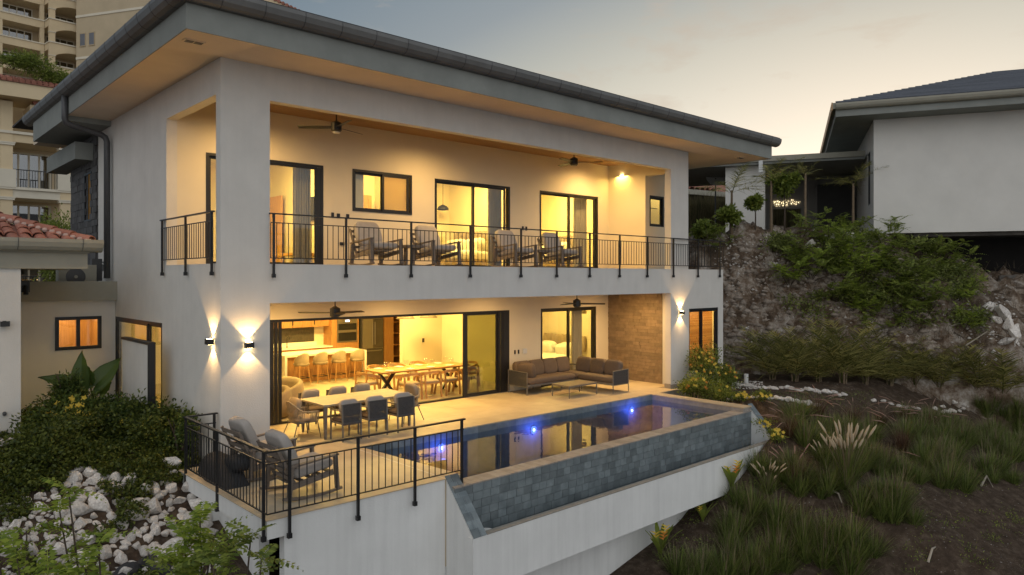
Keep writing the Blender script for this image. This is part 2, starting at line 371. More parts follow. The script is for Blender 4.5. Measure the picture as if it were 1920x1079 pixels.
def ground():
    def dense(f,lo,hi,st,a,b): return [v for v in f if v<lo or v>hi]+[lo+st*i for i in range(int((hi-lo)/st)+1)]
    xs=sorted(dense(axis_coords(0,38,.25,500),17,36,.115,0,0)); ys=sorted(dense(axis_coords(0,36,.25,500),9.5,31,.125,0,0)); nx,ny=len(xs),len(ys)
    V=[(x,y,gh(x,y)) for y in ys for x in xs]
    F=[(j*nx+i,j*nx+i+1,(j+1)*nx+i+1,(j+1)*nx+i) for j in range(ny-1) for i in range(nx-1)]
    m,nt=nodes('soil_and_rock'); N=nt.nodes.new; L=nt.links.new
    out=N('ShaderNodeOutputMaterial'); b=N('ShaderNodeBsdfPrincipled'); b.inputs['Roughness'].default_value=.95; b.inputs['Specular IOR Level'].default_value=.2; L(b.outputs[0],out.inputs[0])
    g=N('ShaderNodeNewGeometry')
    def nz(s,d=6,dist=0,r=.6):
        x=N('ShaderNodeTexNoise'); L(g.outputs['Position'],x.inputs['Vector']); x.inputs['Scale'].default_value=s; x.inputs['Detail'].default_value=d; x.inputs['Distortion'].default_value=dist; x.inputs['Roughness'].default_value=r; return x.outputs['Fac']
    def ramp(f,*st):
        r=N('ShaderNodeValToRGB'); L(f,r.inputs[0]); e=r.color_ramp.elements; e[0].position,e[0].color=st[0][0],(*st[0][1],1); e[1].position,e[1].color=st[-1][0],(*st[-1][1],1)
        for p,c in st[1:-1]: q=e.new(p); q.color=(*c,1)
        return r.outputs[0]
    soil=ramp(nz(4.5,10,.3,.7),(.3,(.045,.030,.020)),(.5,(.095,.066,.046)),(.72,(.19,.145,.105)))
    rock=ramp(nz(1.6,14,.12,.74),(.36,(.07,.044,.028)),(.47,(.20,.14,.095)),(.56,(.38,.32,.26)),(.68,(.66,.61,.55)))
    sep=N('ShaderNodeSeparateXYZ'); L(g.outputs['True Normal'],sep.inputs[0])
    mr=N('ShaderNodeMapRange'); L(sep.outputs[2],mr.inputs[0]); mr.inputs[1].default_value=.86; mr.inputs[2].default_value=.55
    mn=N('ShaderNodeMapRange'); L(nz(.8,8,.1,.65),mn.inputs[0]); mn.inputs[1].default_value=.33; mn.inputs[2].default_value=.50
    mm=N('ShaderNodeMath'); mm.operation='MULTIPLY'; L(mr.outputs[0],mm.inputs[0]); L(mn.outputs[0],mm.inputs[1])
    dp=N('ShaderNodeVectorMath'); dp.operation='DOT_PRODUCT'; L(g.outputs['Position'],dp.inputs[0]); dp.inputs[1].default_value=(FX[0],FX[1],0)
    far=N('ShaderNodeMapRange'); L(dp.outputs['Value'],far.inputs[0]); far.inputs[1].default_value=19.5; far.inputs[2].default_value=22
    mf=N('ShaderNodeMath'); mf.operation='MULTIPLY'; L(mm.outputs[0],mf.inputs[0]); L(far.outputs[0],mf.inputs[1]); mm=mf
    mx=N('ShaderNodeMixRGB'); L(mm.outputs[0],mx.inputs[0]); L(soil,mx.inputs[1]); L(rock,mx.inputs[2])
    vo=N('ShaderNodeTexVoronoi'); L(g.outputs['Position'],vo.inputs['Vector']); vo.inputs['Scale'].default_value=23
    spk=N('ShaderNodeMapRange'); L(vo.outputs['Distance'],spk.inputs[0]); spk.inputs[1].default_value=.16; spk.inputs[2].default_value=.10
    den=N('ShaderNodeMapRange'); L(nz(.8,4),den.inputs[0]); den.inputs[1].default_value=.5; den.inputs[2].default_value=.62
    m3=N('ShaderNodeMath'); m3.operation='MULTIPLY'; L(spk.outputs[0],m3.inputs[0]); L(den.outputs[0],m3.inputs[1])
    mx2=N('ShaderNodeMixRGB'); L(m3.outputs[0],mx2.inputs[0]); L(mx.outputs[0],mx2.inputs[1]); mx2.inputs[2].default_value=(.34,.33,.31,1)
    L(mx2.outputs[0],b.inputs['Base Color'])
    bp=N('ShaderNodeBump'); bp.inputs['Strength'].default_value=1.0; bp.inputs['Distance'].default_value=.22; L(nz(2.6,13,.1,.78),bp.inputs['Height']); L(bp.outputs[0],b.inputs['Normal'])
    o=link('ground',mesh_from('ground',V,F,m,True)); tag(o,kind='structure'); return o
ground()
# ------------------------------------------------------------------ the villa
villa=thing('villa','two storey white stucco villa with lit porches and a grey hipped roof','house')
def vp(m,name,mat,parent=None,**k): return m.build(name,mat,parent or villa,**k)
YF,YT=13.20,13.42; BW=16.2; F2=3.70; EV=7.44; XL=4.985
vp(wall('x',XL,21.8,-3.0,EV,YF,YT,[(5.91,18.8,-.06,2.955),(5.91,18.8,F2,6.79),(19.79,21.5,.45,2.44),(19.75,22,F2,8)]),'front_wall',WALL)
vp(wall('y',YT,21.8,-1.5,EV,XL,5.2,[(YT-.1,BW,F2,6.79),(16.48,20.1,.29,2.465)]),'side_wall',WALL)
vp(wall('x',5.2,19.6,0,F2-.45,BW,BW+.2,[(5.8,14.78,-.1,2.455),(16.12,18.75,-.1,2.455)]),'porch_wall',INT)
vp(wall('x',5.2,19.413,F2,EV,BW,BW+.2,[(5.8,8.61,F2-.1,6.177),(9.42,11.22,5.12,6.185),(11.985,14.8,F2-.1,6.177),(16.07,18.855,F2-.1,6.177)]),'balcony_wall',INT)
vp(wall('y',YT,BW,F2,EV,19.413,19.6,[(13.85,14.63,F2-.1,6.79)]),'balcony_end_wall',INT)
vp(wall('x',19.6,21.6,F2,EV,14.63,14.8,[(19.643,20.447,5.14,6.17)]),'bathroom_wall',INT)
vp(wall('y',YT,BW,0,F2-.45,19.413,19.6,[(13.95,16.2,-.1,3.3)]),'porch_end_wall',WALL)
vp(M().box(21.6,21.8,YT,24,-1,F2),'end_wall',WALL)
vp(M().box(21.4,21.6,14.8,24,F2,EV),'end_wall',WALL)
# floors and ceilings
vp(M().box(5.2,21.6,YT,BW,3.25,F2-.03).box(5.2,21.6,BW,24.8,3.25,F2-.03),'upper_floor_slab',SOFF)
vp(M().box(5.2,21.6,YT,BW,F2-.03,F2),'balcony_floor',FLOOR)
vp(M().box(5.2,21.6,BW+.2,24.8,F2-.03,F2+.01),'bedroom_floor',FLOORI)
vp(M().box(5.2,21.4,BW,25.0,-.03,-.005).box(15.6,21.4,BW,25.,-.03,-.005) if 0 else M().box(5.2,21.4,BW,25.2,-.03,0.0),'indoor_floor',FLOORI)
for i in range(21):      # tongue-and-groove boards of the balcony ceiling
    y=YT+.003+i*.132; vp(M().box(5.2,19.41,y,y+.126,7.28,7.30+.002*(i%3)),'ceiling_board',WOODC)
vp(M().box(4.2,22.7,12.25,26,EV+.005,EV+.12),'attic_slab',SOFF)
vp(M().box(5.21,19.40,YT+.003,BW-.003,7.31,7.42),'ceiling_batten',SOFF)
# inner walls
def room(x0,x1,y1,z0,z1,mat=INT,ceil=True,left=True):
    m=M().box(x1,x1+.12,BW+.2,y1,z0,z1).box(x0-.12,x1+.12,y1,y1+.12,z0,z1)
    if left: m.box(x0-.12,x0,BW+.2,y1,z0,z1)
    if ceil: m.box(x0-.12,x1+.12,BW+.2,y1+.12,z1,z1+.08)
    return m
vp(room(5.33,9.62,22.6,F2+.012,6.95),'bedroom_partition',INT)
vp(room(9.86,11.75,18.9,F2+.012,6.95),'hall_partition',INT)
vp(room(12.0,15.9,20.6,F2+.012,6.95),'bedroom_partition',INT)
vp(room(16.15,20.0,20.6,F2+.012,6.95),'bedroom_partition',INT)
vp(room(15.75,20.0,20.6,.0,3.2,ceil=False),'bedroom_partition',INT)
vp(M().box(13.95,15.63,20.7,20.85,.0,3.2),'dining_wall',INT)
vp(M().box(5.2,17,25.0,25.15,.0,3.2).box(16.9,17.05,20.86,25,.0,3.2),'kitchen_back_wall',INT)
vp(M().box(19.63,21.39,14.81,16.6,F2,F2+.02).box(19.63,21.39,16.6,16.7,F2,7),'bathroom_shell',TANF)
vp(M().box(19.76,21.58,14.6,14.7,0,3.2),'bathroom_shell',INT)
# soffit, fascia, gutter, roof
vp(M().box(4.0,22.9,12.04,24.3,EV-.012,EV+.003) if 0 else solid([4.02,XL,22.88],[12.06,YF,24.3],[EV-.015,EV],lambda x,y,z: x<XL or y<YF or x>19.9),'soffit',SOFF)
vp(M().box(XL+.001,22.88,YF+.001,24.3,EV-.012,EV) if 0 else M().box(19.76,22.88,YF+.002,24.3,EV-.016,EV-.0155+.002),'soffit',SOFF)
vp(M().ext([(4.0,12.04,7.42),(4.0,12.04,7.87),(22.92,12.04,7.87),(22.92,12.04,7.42)],(0,.02,0)).box(4.0,4.02,12.06,20.5,7.42,7.87).box(22.9,22.92,12.06,24.3,7.42,7.87),'fascia',FASC)
vp(M().box(3.93,4.02,20.52,24.4,7.30,7.87).box(4.02,XL-.005,20.52,24.4,7.30,7.425),'rear_fascia',FASC)
def gutter_profile(p,q,nrm):
    """box of rounded section from p to q; nrm points outwards"""
    p=Vector(p);q=Vector(q);n=Vector(nrm); pr=[(0,.20),(.23,.22),(.235,.15),(.205,.06),(.15,0),(.08,-.03),(0,-.035)]
    return M().ext([p+n*a+Vector((0,0,b)) for a,b in pr],q-p)
gz=7.87
g1=vp(gutter_profile((3.75,12.038,gz),(23.15,12.038,gz),(0,-1,0)),'gutter',GUTT)
g2=vp(gutter_profile((3.998,11.8,gz),(3.998,25.1,gz),(-1,0,0)),'gutter',GUTT)
for i in range(26):
    x=4.5+i*.72
    m=M(); pr=[(0,.212),(.2335,.2235),(.2385,.15),(.2085,.0585),(.152,-.0035),(.08,-.0335),(0,-.0385)]
    m.ext([Vector((x,12.037-a,gz+b)) for a,b in pr],(.012,0,0)); m.build('gutter_joint',DKG,g1)
for i in range(18):
    y=12.4+i*.72
    m=M(); m.ext([Vector((3.997-a,y,gz+b)) for a,b in pr],(0,.012,0)); m.build('gutter_joint',DKG,g2)
a,b,c,d_=(3.80,11.84,8.12),(23.1,11.84,8.12),(23.1,27,8.12),(3.80,27,8.12); r1,r2=(10.5,19,9.3),(16.5,19,9.3)
vp(M().add([a,b,c,d_,r1,r2,(3.8,11.84,8.07),(23.1,11.84,8.07),(23.1,27,8.07),(3.8,27,8.07)],[(0,1,5,4),(1,2,5),(2,3,4,5),(3,0,4),(6,7,1,0),(7,8,2,1),(8,9,3,2),(9,6,0,3),(6,9,8,7)]),'roof',pm('roof_shingle',(.06,.06,.06),.9,.2,20,.4,40,world=True))
vp(M().tube([(3.93,20.35,7.9),(3.93,20.35,7.30),(3.97,20.38,7.22),(4.08,20.39,7.17),(4.72,20.39,7.03),(4.82,20.39,6.97),(4.86,20.39,6.86),(4.86,20.39,3.42)],.075,10),'downpipe',DKG,smooth=True)
for x,y in ((4.32,12.62),(21.9,12.62)):
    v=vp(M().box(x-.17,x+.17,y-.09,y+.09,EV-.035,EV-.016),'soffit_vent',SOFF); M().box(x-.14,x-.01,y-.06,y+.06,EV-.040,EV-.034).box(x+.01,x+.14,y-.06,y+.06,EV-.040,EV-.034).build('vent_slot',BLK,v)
# stone-clad rear volume with canopy
sw=vp(M().box(5.0,5.6,21.85,24.9,-1,EV-.02),'stone_clad_wall',DSTONE)
n=0
for r in range(22):
    z=3.4+r*.18
    for k in range(10):
        y0=21.86+k*.31+(r%2)*.13; y1=min(y0+.30,24.9)
        if y0>24.8 or (22.45<(y0+y1)/2<23.2 and 5.0<z<6.35): continue
        M().box(4.965-random.random()*.02,5.0,y0,y1,z,z+.172).build('stone',DSTONE,sw)
vp(M().box(4.52,5.05,22.2,25.9,6.62,7.08),'canopy',FASC)
w=vp(M().box(4.95,4.99,22.42,22.47,5.0,6.35).box(4.95,4.99,23.18,23.23,5.0,6.35).box(4.95,4.99,22.47,23.18,5.0,5.05).box(4.95,4.99,22.47,23.18,6.3,6.35).box(4.95,4.99,22.80,22.85,5.05,6.3),'window',BLK)
M().box(4.97,4.98,22.47,22.80,5.05,6.3).build('blind',BAMB,w)
# windows and sliding doors ------------------------------------------------
def opening(name,x0,x1,z0,z1,y,leaves,fw=.06,dep=.12,parent=None,last=None,axis='x'):
    """frame as a ring, then leaves [(x0,x1)] each a sash with its pane"""
    def B(m,a0,a1,c0,c1,z0,z1):
        return m.box(a0,a1,c0,c1,z0,z1) if axis=='x' else m.box(c0,c1,a0,a1,z0,z1)
    m=M(); B(m,x0,x0+fw,y-dep/2,y+dep/2,z0,z1);B(m,x1-fw,x1,y-dep/2,y+dep/2,z0,z1);B(m,x0+fw,x1-fw,y-dep/2,y+dep/2,z1-fw,z1);B(m,x0+fw,x1-fw,y-dep/2,y+dep/2,z0,z0+fw*.7)
    w=vp(m,name,BLK)
    for i,(a,b) in enumerate(leaves):
        yy=y+(-.025 if i%2 else .025); s=.055
        m=M(); B(m,a,a+s,yy-.02,yy+.02,z0+fw*.7,z1-fw);B(m,b-s,b,yy-.02,yy+.02,z0+fw*.7,z1-fw);B(m,a+s,b-s,yy-.02,yy+.02,z1-fw-s,z1-fw);B(m,a+s,b-s,yy-.02,yy+.02,z0+fw*.7,z0+fw*.7+s)
        m.build('sash',BLK,w)
        m=M(); B(m,a+s,b-s,yy-.003,yy+.003,z0+fw*.7+s,z1-fw-s); m.build('pane',DGLASS if last and i in last else GLASS,w)
    return w
opening('sliding_door',5.8,8.61,F2,6.177,BW+.05,[(5.87,7.2),(7.15,8.45)])
vp(M().box(8.45,8.56,BW+.0,BW+.1,F2+.04,6.11),'door_stile',BLK)
opening('window',9.42,11.22,5.12,6.185,BW+.04,[(9.48,10.34),(10.30,11.12)])
opening('sliding_door',11.985,14.8,F2,6.177,BW+.05,[(12.05,13.42),(13.36,14.62)])
opening('sliding_door',16.07,18.855,F2,6.177,BW+.05,[(16.14,17.48),(17.42,18.70)])
opening('sliding_door',16.12,18.75,0,2.455,BW+.05,[(16.19,17.45),(17.40,18.60)])
opening('window',19.79,21.5,.45,2.44,YF+.08,[(19.84,20.6),(20.56,21.42)])
opening('window',19.643,20.447,5.14,6.17,14.69,[(19.70,20.39)])
m=M()
for k in range(62): m.box(19.86,21.4,YF+.16,YF+.166,.55+k*.03,.55+k*.03+.026)
tag(m.build('bamboo_blind',BAMB,villa),kind='stuff')
big=opening('sliding_door',5.8,14.78,0,2.455,BW+.06,[(5.9,7.25),(13.02,14.32)],last=(1,))
for a in (7.26,7.36,7.46,12.985,13.06,14.32,14.42):
    M().box(a,a+.075,BW-.02,BW+.02,.04,2.40).build('stile',BLK,big)
M().box(14.50,14.72,BW-.03,BW+.03,.04,2.40).build('stile',BLK,big)
# side glass towards the garden
opening('garden_window',16.48,20.1,.29,2.465,5.04,[(16.54,17.6),(17.55,20.04)],axis='y')
# privacy wall outside it
pw=thing('privacy_wall','low white privacy wall with black cap outside the tall side window','wall',(4.50,15.68,-.2))
M().box(0,.10,.05,1.95,0,2.28).build('wall',WALL,pw); M().box(-.02,.12,0,1.97,2.28,2.33).box(-.02,.12,-.0,.048,0,2.28).build('cap',BLK,pw)
# brown stone panel at the right end of the porch
sw=vp(M().box(19.45,19.6,13.95,16.2,0,3.25),'stone_panel',BRICK)
z=0.0;r=0
while z<2.98:
    h=.108; y=13.952+(-.0)
    y0=13.952
    off=[.0,.14,.07,.2][r%4]; cuts=[13.952]; y=13.952+.12+off
    while y<16.12: cuts.append(y); y+=random.choice((.26,.32,.40))
    cuts.append(16.198)
    for a,b in zip(cuts,cuts[1:]):
        M().box(19.413-.012-random.random()*.016,19.45,a+.003,b-.003,z+.003,z+h-.003).build('stone',BRICK,sw)
    z+=h;r+=1
vp(M().box(18.78,18.80,YF-.001+.003,YT,0,.14).box(18.80,19.74,YF-.012,YF-.001,0,.12),'skirting',COPE)
# switches and outlets on the walls
for x,z,y,w_,h_ in ((8.86,4.98,BW,.07,.13),(9.02,4.97,BW,.08,.12),(9.28,4.97,BW,.08,.12),(9.12,4.28,BW,.12,.08),(15.33,4.95,BW,.06,.12),(15.48,4.95,BW,.06,.12),(15.0,1.17,BW,.05,.12),(15.15,1.17,BW,.05,.12)):
    vp(M().box(x-w_/2,x+w_/2,y-.02,y-.001,z-h_/2,z+h_/2),'switch_plate',BLK)
vp(M().box(15.33,15.5,BW-.02,BW-.001,1.1,1.25),'switch_plate',SILV)
vp(M().box(14.78,14.86,20.68,20.699,1.18,1.32),'switch_plate',BLK)
# downlights (recessed rings that glow) with their lamps
def downlight(x,y,z,power,spot=140,name='downlight'):
    o=vp(M().lathe([(.02,.0),(.075,.0),(.075,-.012),(.05,-.012)],16,(x,y,z)),name,SILV)
    vp(M().lathe([(.05,-.008),(.001,-.014)],16,(x,y,z-.001)),'lamp_disc',LAMPE,o)
    lamp('SPOT',(x,y,z-.03),power,size=.12,spot=165,blend=1.0)
PL=420
for x,y,p in ((7.2,14.9,PL*.7),(10.4,14.9,PL*.5),(13.6,14.9,PL*.5),(18.1,14.4,PL*.9)): downlight(x,y,3.248,p)
for x,y,p in ((6.6,14.8,PL*.9),(17.9,15.1,PL*1.0),(11.4,14.7,PL*.9)): downlight(x,y,7.278,p)
def roomlight(x,y,z,p,sx=1.6,sy=1.6): 
    for dx in (-sx/2,sx/2):
        vp(M().lathe([(.06,0),(.06,-.01),(.001,-.012)],14,(x+dx,y,z-.001)),'lamp_disc',LAMPE)
        lamp('AREA',(x+dx,y,z-.03),p/2,color=ROOMC,size=.5)
RL=135
for x,y,z,p in ((7.4,18.6,6.94,RL*1.1),(10.8,17.6,6.94,RL*.6),(13.9,18.2,6.94,RL*1.1),(18,18.2,6.94,RL*1.1),(17.8,18.2,3.24,RL*.9),
   (8.6,19,3.24,RL*.8),(12.4,18.3,3.24,RL*1.3),(11.8,22.6,3.24,RL*1.5),(13.2,20.0,3.24,RL*.7),(20.7,14.0,3.2,RL*.75),(20.2,15.6,6.9,RL*.14)): roomlight(x,y,z,p*(1.5 if z>6 else 1))
# interior fittings ---------------------------------------------------------
def curtain(x0,x1,y,z0,z1,name='curtain'):
    m=M(); n=26; P=[]
    for i in range(n+1):
        x=x0+(x1-x0)*i/n; P.append((x,y+.05*math.sin(i*1.7)))
    V=[(a,b,z0) for a,b in P]+[(a,b,z1) for a,b in P]
    m.add(V,[(i,i+1,n+2+i,n+1+i) for i in range(n)]); m.add([(a,b+.02,z) for a,b,z in V],[(i,n+1+i,n+2+i,i+1) for i in range(n)])
    return vp(m,name,CURT,smooth=True)
curtain(8.0,8.45,BW+.35,F2+.02,6.3); curtain(14.25,14.75,BW+.35,F2+.02,6.3); curtain(18.05,18.65,BW+.35,F2+.02,6.3); curtain(16.12,16.35,BW+.35,F2+.02,6.3)
curtain(17.95,18.4,BW+.35,.02,2.6); curtain(16.15,16.4,BW+.35,.02,2.6)
def room_door(x,y,z,ax,w=.9,h=2.15,label=''):
    t=thing('interior_door',label,'door',(x,y,z),0 if ax=='x' else R(90))
    M().box(0,w,0,.04,0,h).build('door_leaf',WOODD,t)
    M().box(0,.1,-.012,0,0,h).box(w-.1,w,-.012,0,0,h).box(.1,w-.1,-.012,0,0,.16).box(.1,w-.1,-.012,0,h-.12,h).build('door_frame',WOODD,t)
    M().bar((w-.07,-.05,1.0),(w-.19,-.05,1.0),.02,.02).build('door_handle',BLK,t); return t
room_door(9.50,20.35,F2+.01,'y',label='open wooden panel door behind the leftmost balcony sliding door')
room_door(10.45,18.6,F2+.01,'x',1.0,label='wooden door seen through the small balcony window')
vp(M().box(10.31,11.13,BW+.10,BW+.11,5.2,6.1),'roller_blind',leafm('roller_blind',(.62,.50,.24),(.66,.54,.28),.7,.9))
tv=thing('wall_television','flat black television on the bedroom wall beside the curtain','television',(9.60,19.0,5.35)); M().box(-.06,0,-.55,.55,-.33,.33).build('screen_frame',BLK,tv); M().box(-.065,-.06,-.52,.52,-.30,.30).build('screen',BLKG,tv)
M().box(9.0,9.6,18.6,20.0,F2+.35,F2+.42).box(9.05,9.10,18.65,18.7,F2,F2+.35).box(9.05,9.10,19.9,19.95,F2,F2+.35).build('bedroom_shelf',WOODD,villa)
def bed(x,y,z,label):
    t=thing('bed',label,'bed',(x,y,z))      # headboard on the +x side
    M().box(-2.05,0,-.95,.95,.05,.32).build('bed_base',TANF,t,bevel=.03)
    M().puff((-1.03,0,.45),2.1,1.95,.36,.22,nu=24).build('duvet',WHITE,t,smooth=True)
    m=M()
    for k in range(12): m.puff((-.02,-1.0+k*.18,1.0),.12,.185,.62,.4,nu=8,nv=6)
    m.build('headboard',TANF,t,smooth=True)
    for k,(yy,xx,zz) in enumerate(((-.5,-.30,.80),(.5,-.30,.80),(-.5,-.52,.76),(.5,-.52,.76))):
        M().puff((xx,yy,zz),.26,.82,.50,.5,rot=Euler((0,R(-20),0))).build('pillow',WHITE,t,smooth=True)
    return t
bed(15.85,19.1,F2+.01,'white bed seen through the middle balcony sliding door')
bed(19.95,19.1,F2+.01,'white bed seen through the rightmost balcony sliding door')
bed(19.95,18.8,0,'white bed with headboard seen through the ground floor door behind the sofa')
def pendant(x,y,z,zc,label,mat=BLK,r=.2):
    t=thing('pendant_lamp',label,'lamp',(x,y,z))
    M().tube([(0,0,.16),(0,0,zc-z)],.008,5).build('cord',BLK,t)
    M().lathe([(r,0),(r*.97,.06),(r*.75,.13),(r*.3,.18),(.03,.19),(.03,.18),(r*.3,.165),(r*.7,.12),(r*.93,.05),(r*.97,0)],20).build('shade',mat,t,smooth=True)
pendant(15.3,20.2,5.78,6.95,'black dome pendant beside the bed in the middle upstairs bedroom')
pendant(19.4,20.3,5.65,6.95,'black dome pendant beside the bed in the right upstairs bedroom')
pendant(19.4,20.2,2.15,3.2,'woven dome pendant at left of the ground floor bed',ROPET)
pendant(19.4,17.45,2.15,3.2,'woven dome pendant at right of the ground floor bed',ROPET)
sh=thing('shower_head','black wall shower head seen through the small end window','shower',(20.62,15.4,5.70)); M().tube([(.5,0,.16),(-.02,0,.16),(-.12,0,.12),(-.12,0,.02)],.014,6).build('shower_arm',BLK,sh); M().lathe([(.14,0),(.14,.015),(.02,.03)],16,(-.12,0,0)).build('shower_rose',BLK,sh)
# ceiling fans ------------------------------------------------------------
def fan(x,y,zc,drop,rz,label,light=False):
    t=thing('ceiling_fan',label,'fan',(x,y,zc),rz,'ceiling fans of the porch and balcony')
    M().lathe([(.06,0),(.06,-.05),(.02,-.07)],14).build('canopy_cup',BLK,t)
    M().tube([(0,0,-.05),(0,0,-drop)],.014,8).build('rod',BLK,t)
    M().lathe([(.03,.05),(.06,.03),(.115,.0),(.115,-.17),(.09,-.19),(.09,-.20)],20,(0,0,-drop)).build('motor',BLK,t)
    if light: M().lathe([(.088,-.19),(.08,-.22),(.02,-.225)],16,(0,0,-drop)).build('light_kit',SILV,t)
    for k in range(3):
        a=R(120*k); c,s=math.cos(a),math.sin(a)
        m=M(); V=[]
        for r_,w_ in ((.10,.05),(.2,.07),(.5,.068),(.84,.055)):
            for sgn,zz in ((-1,-.016),(1,.016)):
                for th in (0,.008): V.append((c*r_-s*w_*sgn,s*r_+c*w_*sgn,-drop-.10+zz+th))
        F=[]
        for i in range(3):
            b=i*4; F+=[(b,b+4,b+6,b+2),(b+1,b+3,b+7,b+5),(b,b+1,b+5,b+4),(b+2,b+6,b+7,b+3)]
        F+=[(0,2,3,1),(12,13,15,14)]
        m.add(V,F).build('blade',BLK,t)
fan(8.0,14.45,7.28,.42,R(20),'black ceiling fan at the left end of the upper balcony ceiling',True)
fan(15.75,14.45,7.28,.36,R(75),'black ceiling fan beside the glowing downlight on the upper balcony')
fan(8.05,14.6,3.25,.50,R(12),'black ceiling fan above the outdoor dining table')
fan(16.15,14.7,3.25,.50,R(70),'black ceiling fan above the corner sofa')
# wall lamps -------------------------------------------------------------------
def sconce(x,y,z,rz,label,p=14,lit=True):
    t=thing('wall_lamp',label,'lamp',(x,y,z),rz)
    M().box(-.03,.03,-.02,.0,-.05,.05).build('back_plate',BLK,t)
    M().box(-.075,.075,-.13,-.02,-.055,-.045).box(-.075,.075,-.13,-.125,-.045,.045).box(-.075,-.07,-.125,-.02,-.045,.045).box(.07,.075,-.125,-.02,-.045,.045).build('housing',BLK,t)
    if lit:
        M().box(-.05,.05,-.11,-.03,.047,.050).box(-.05,.05,-.11,-.03,-.0585,-.0555).build('lens',LAMPE,t)
        for s in (1,-1):
            o=lamp('SPOT',(0,-.075,.062*s),p,size=.02,spot=90,blend=.22,rot=(R(180) if s>0 else 0,0,0),color=(1,.60,.24),name='wall_lamp_beam'); o.parent=t
sconce(5.48,YF,2.2,0,'lit up-down wall lamp on the front of the left column',36)
sconce(XL,13.55,2.27,R(-90),'up-down wall lamp on the left side of the corner column',36)
sconce(19.29,YF,2.34,0,'lit up-down wall lamp on the right column beside the blind',36)
# ------------------------------------------------------------------ railings
def railing(name,label,pts,posts,z,h=.97,drop=.30,out=(0,-1),sp=.118,cat='railing',end_return=None):
    """pts: polyline (x,y); posts: positions along each leg [(leg, distance)]"""
    t=thing(name,label,cat,(pts[0][0],pts[0][1],z)); o=Vector((pts[0][0],pts[0][1],z))
    P=[Vector((x,y,z))-o for x,y in pts]
    for i in range(len(P)-1):
        a,b=P[i],P[i+1]; d=(b-a).normalized(); e=d*.025
        M().bar(a-e+Vector((0,0,h)),b+e+Vector((0,0,h)),.055,.025).build('top_rail',BLK,t)
        M().bar(a+Vector((0,0,h-.17)),b+Vector((0,0,h-.17)),.02,.018).build('sub_rail',BLK,t)
        M().bar(a+Vector((0,0,.11)),b+Vector((0,0,.11)),.02,.018).build('bottom_rail',BLK,t)
        L=(b-a).length; ps=[q for l,q in posts if l==i]; n=int(L/sp); me=M().box(-.006,.006,-.006,.006,.118,h-.178).mesh('baluster',BLK)
        for k in range(n+1):
            q=L*k/n
            if any(abs(q-p)<.045 for p in ps): continue
            p=a+d*q; link('baluster',me,t,p)
        pm_=M().box(-.019,.019,-.019,.019,-drop,h-.012).mesh('post',BLK)
        for q in ps:
            p=a+d*q; post=link('post',pm_,t,p)
        # fixing lugs
            M().box(-.03,.03,-.03,.03,-drop,-drop+.07).build('post_foot',BLK,post)
    return t
px_=[5.96,7.494,9.088,10.754,12.381,13.662,14.962,16.244,17.539,18.864,20.213,21.511]
railing('balcony_railing','long black balcony railing across the front of the upper floor',[(5.90,13.14),(21.74,13.14),(21.74,16.2)],[(0,x-5.90) for x in px_]+[(1,1.4),(1,2.6)],F2,.95,.26)
railing('side_railing','short black railing in the side opening of the balcony',[(4.93,13.42),(4.93,16.36)],[(0,.06),(0,1.45),(0,2.88)],F2,.95,.22)
railing('terrace_railing','black railing round the terrace corner with the rocking chairs',[(4.94,13.30),(4.40,13.30),(4.36,9.84),(7.90,9.84)],[(0,.03),(1,.04),(1,1.55),(1,3.35),(2,.34),(2,1.46),(2,2.52),(2,3.50)],0,.985,.30)
# ------------------------------------------------------------------ terrace
terr=tag(bpy.data.objects.new('terrace',None),kind='structure'); col.objects.link(terr)
def tp(m,name,mat,**k): return m.build(name,mat,terr,**k)
tp(M().box(4.40,7.60,9.92,13.6,-.28,-.012),'slab',WALLW)
tp(M().box(4.985,19.40,12.96,BW,-.28,-.012),'slab',COPE)
tp(M().box(4.66,7.60,9.9205,10.08,-5,-.2795),'retaining_wall',WALLW)
tp(M().box(4.62,4.78,10.7,13.1,-5,-.281).box(5.7,5.9,10.08,10.2,-5,-.281),'retaining_wall',WALLW)
tp(M().box(4.42,4.62,12.3,12.55,-3,-.281),'pier',WALLW)
def tile(x0,x1,y0,y1,z0=-.012,z1=0.0): M().box(x0+.002,x1-.002,y0+.002,y1-.002,z0,z1+random.random()*.0012).build('floor_tile',FLOOR,terr)
ys=[9.90,10.5,11.1,11.7,12.3,12.96]
for j,(a,b) in enumerate(zip(ys,ys[1:])):
    x=4.38; first=.6 if j%2 else 1.2
    xe=7.56
    while x<xe-.01:
        n=min(xe,x+first); 
        if xe-n<.25: n=xe
        tile(x,n,a,b); x=n; first=1.2
ys=[12.96,13.6,14.25,14.9,15.55,16.14]
for j,(a,b) in enumerate(zip(ys,ys[1:])):
    x=4.38 if a<13.19 else 5.2; xs0=x; first=.6 if j%2 else 1.2; xe=19.40 if j else 18.75
    if j==0:
        tile(4.38,4.98,a,13.6); x=4.98
    while x<xe-.01:
        n=min(xe,x+first)
        if xe-n<.25: n=xe
        if x>=5.2 or a<13: tile(x,n,a if not(j==0) else a,b if not (j==0 and x<5.9) else 13.19)
        x=n; first=1.2
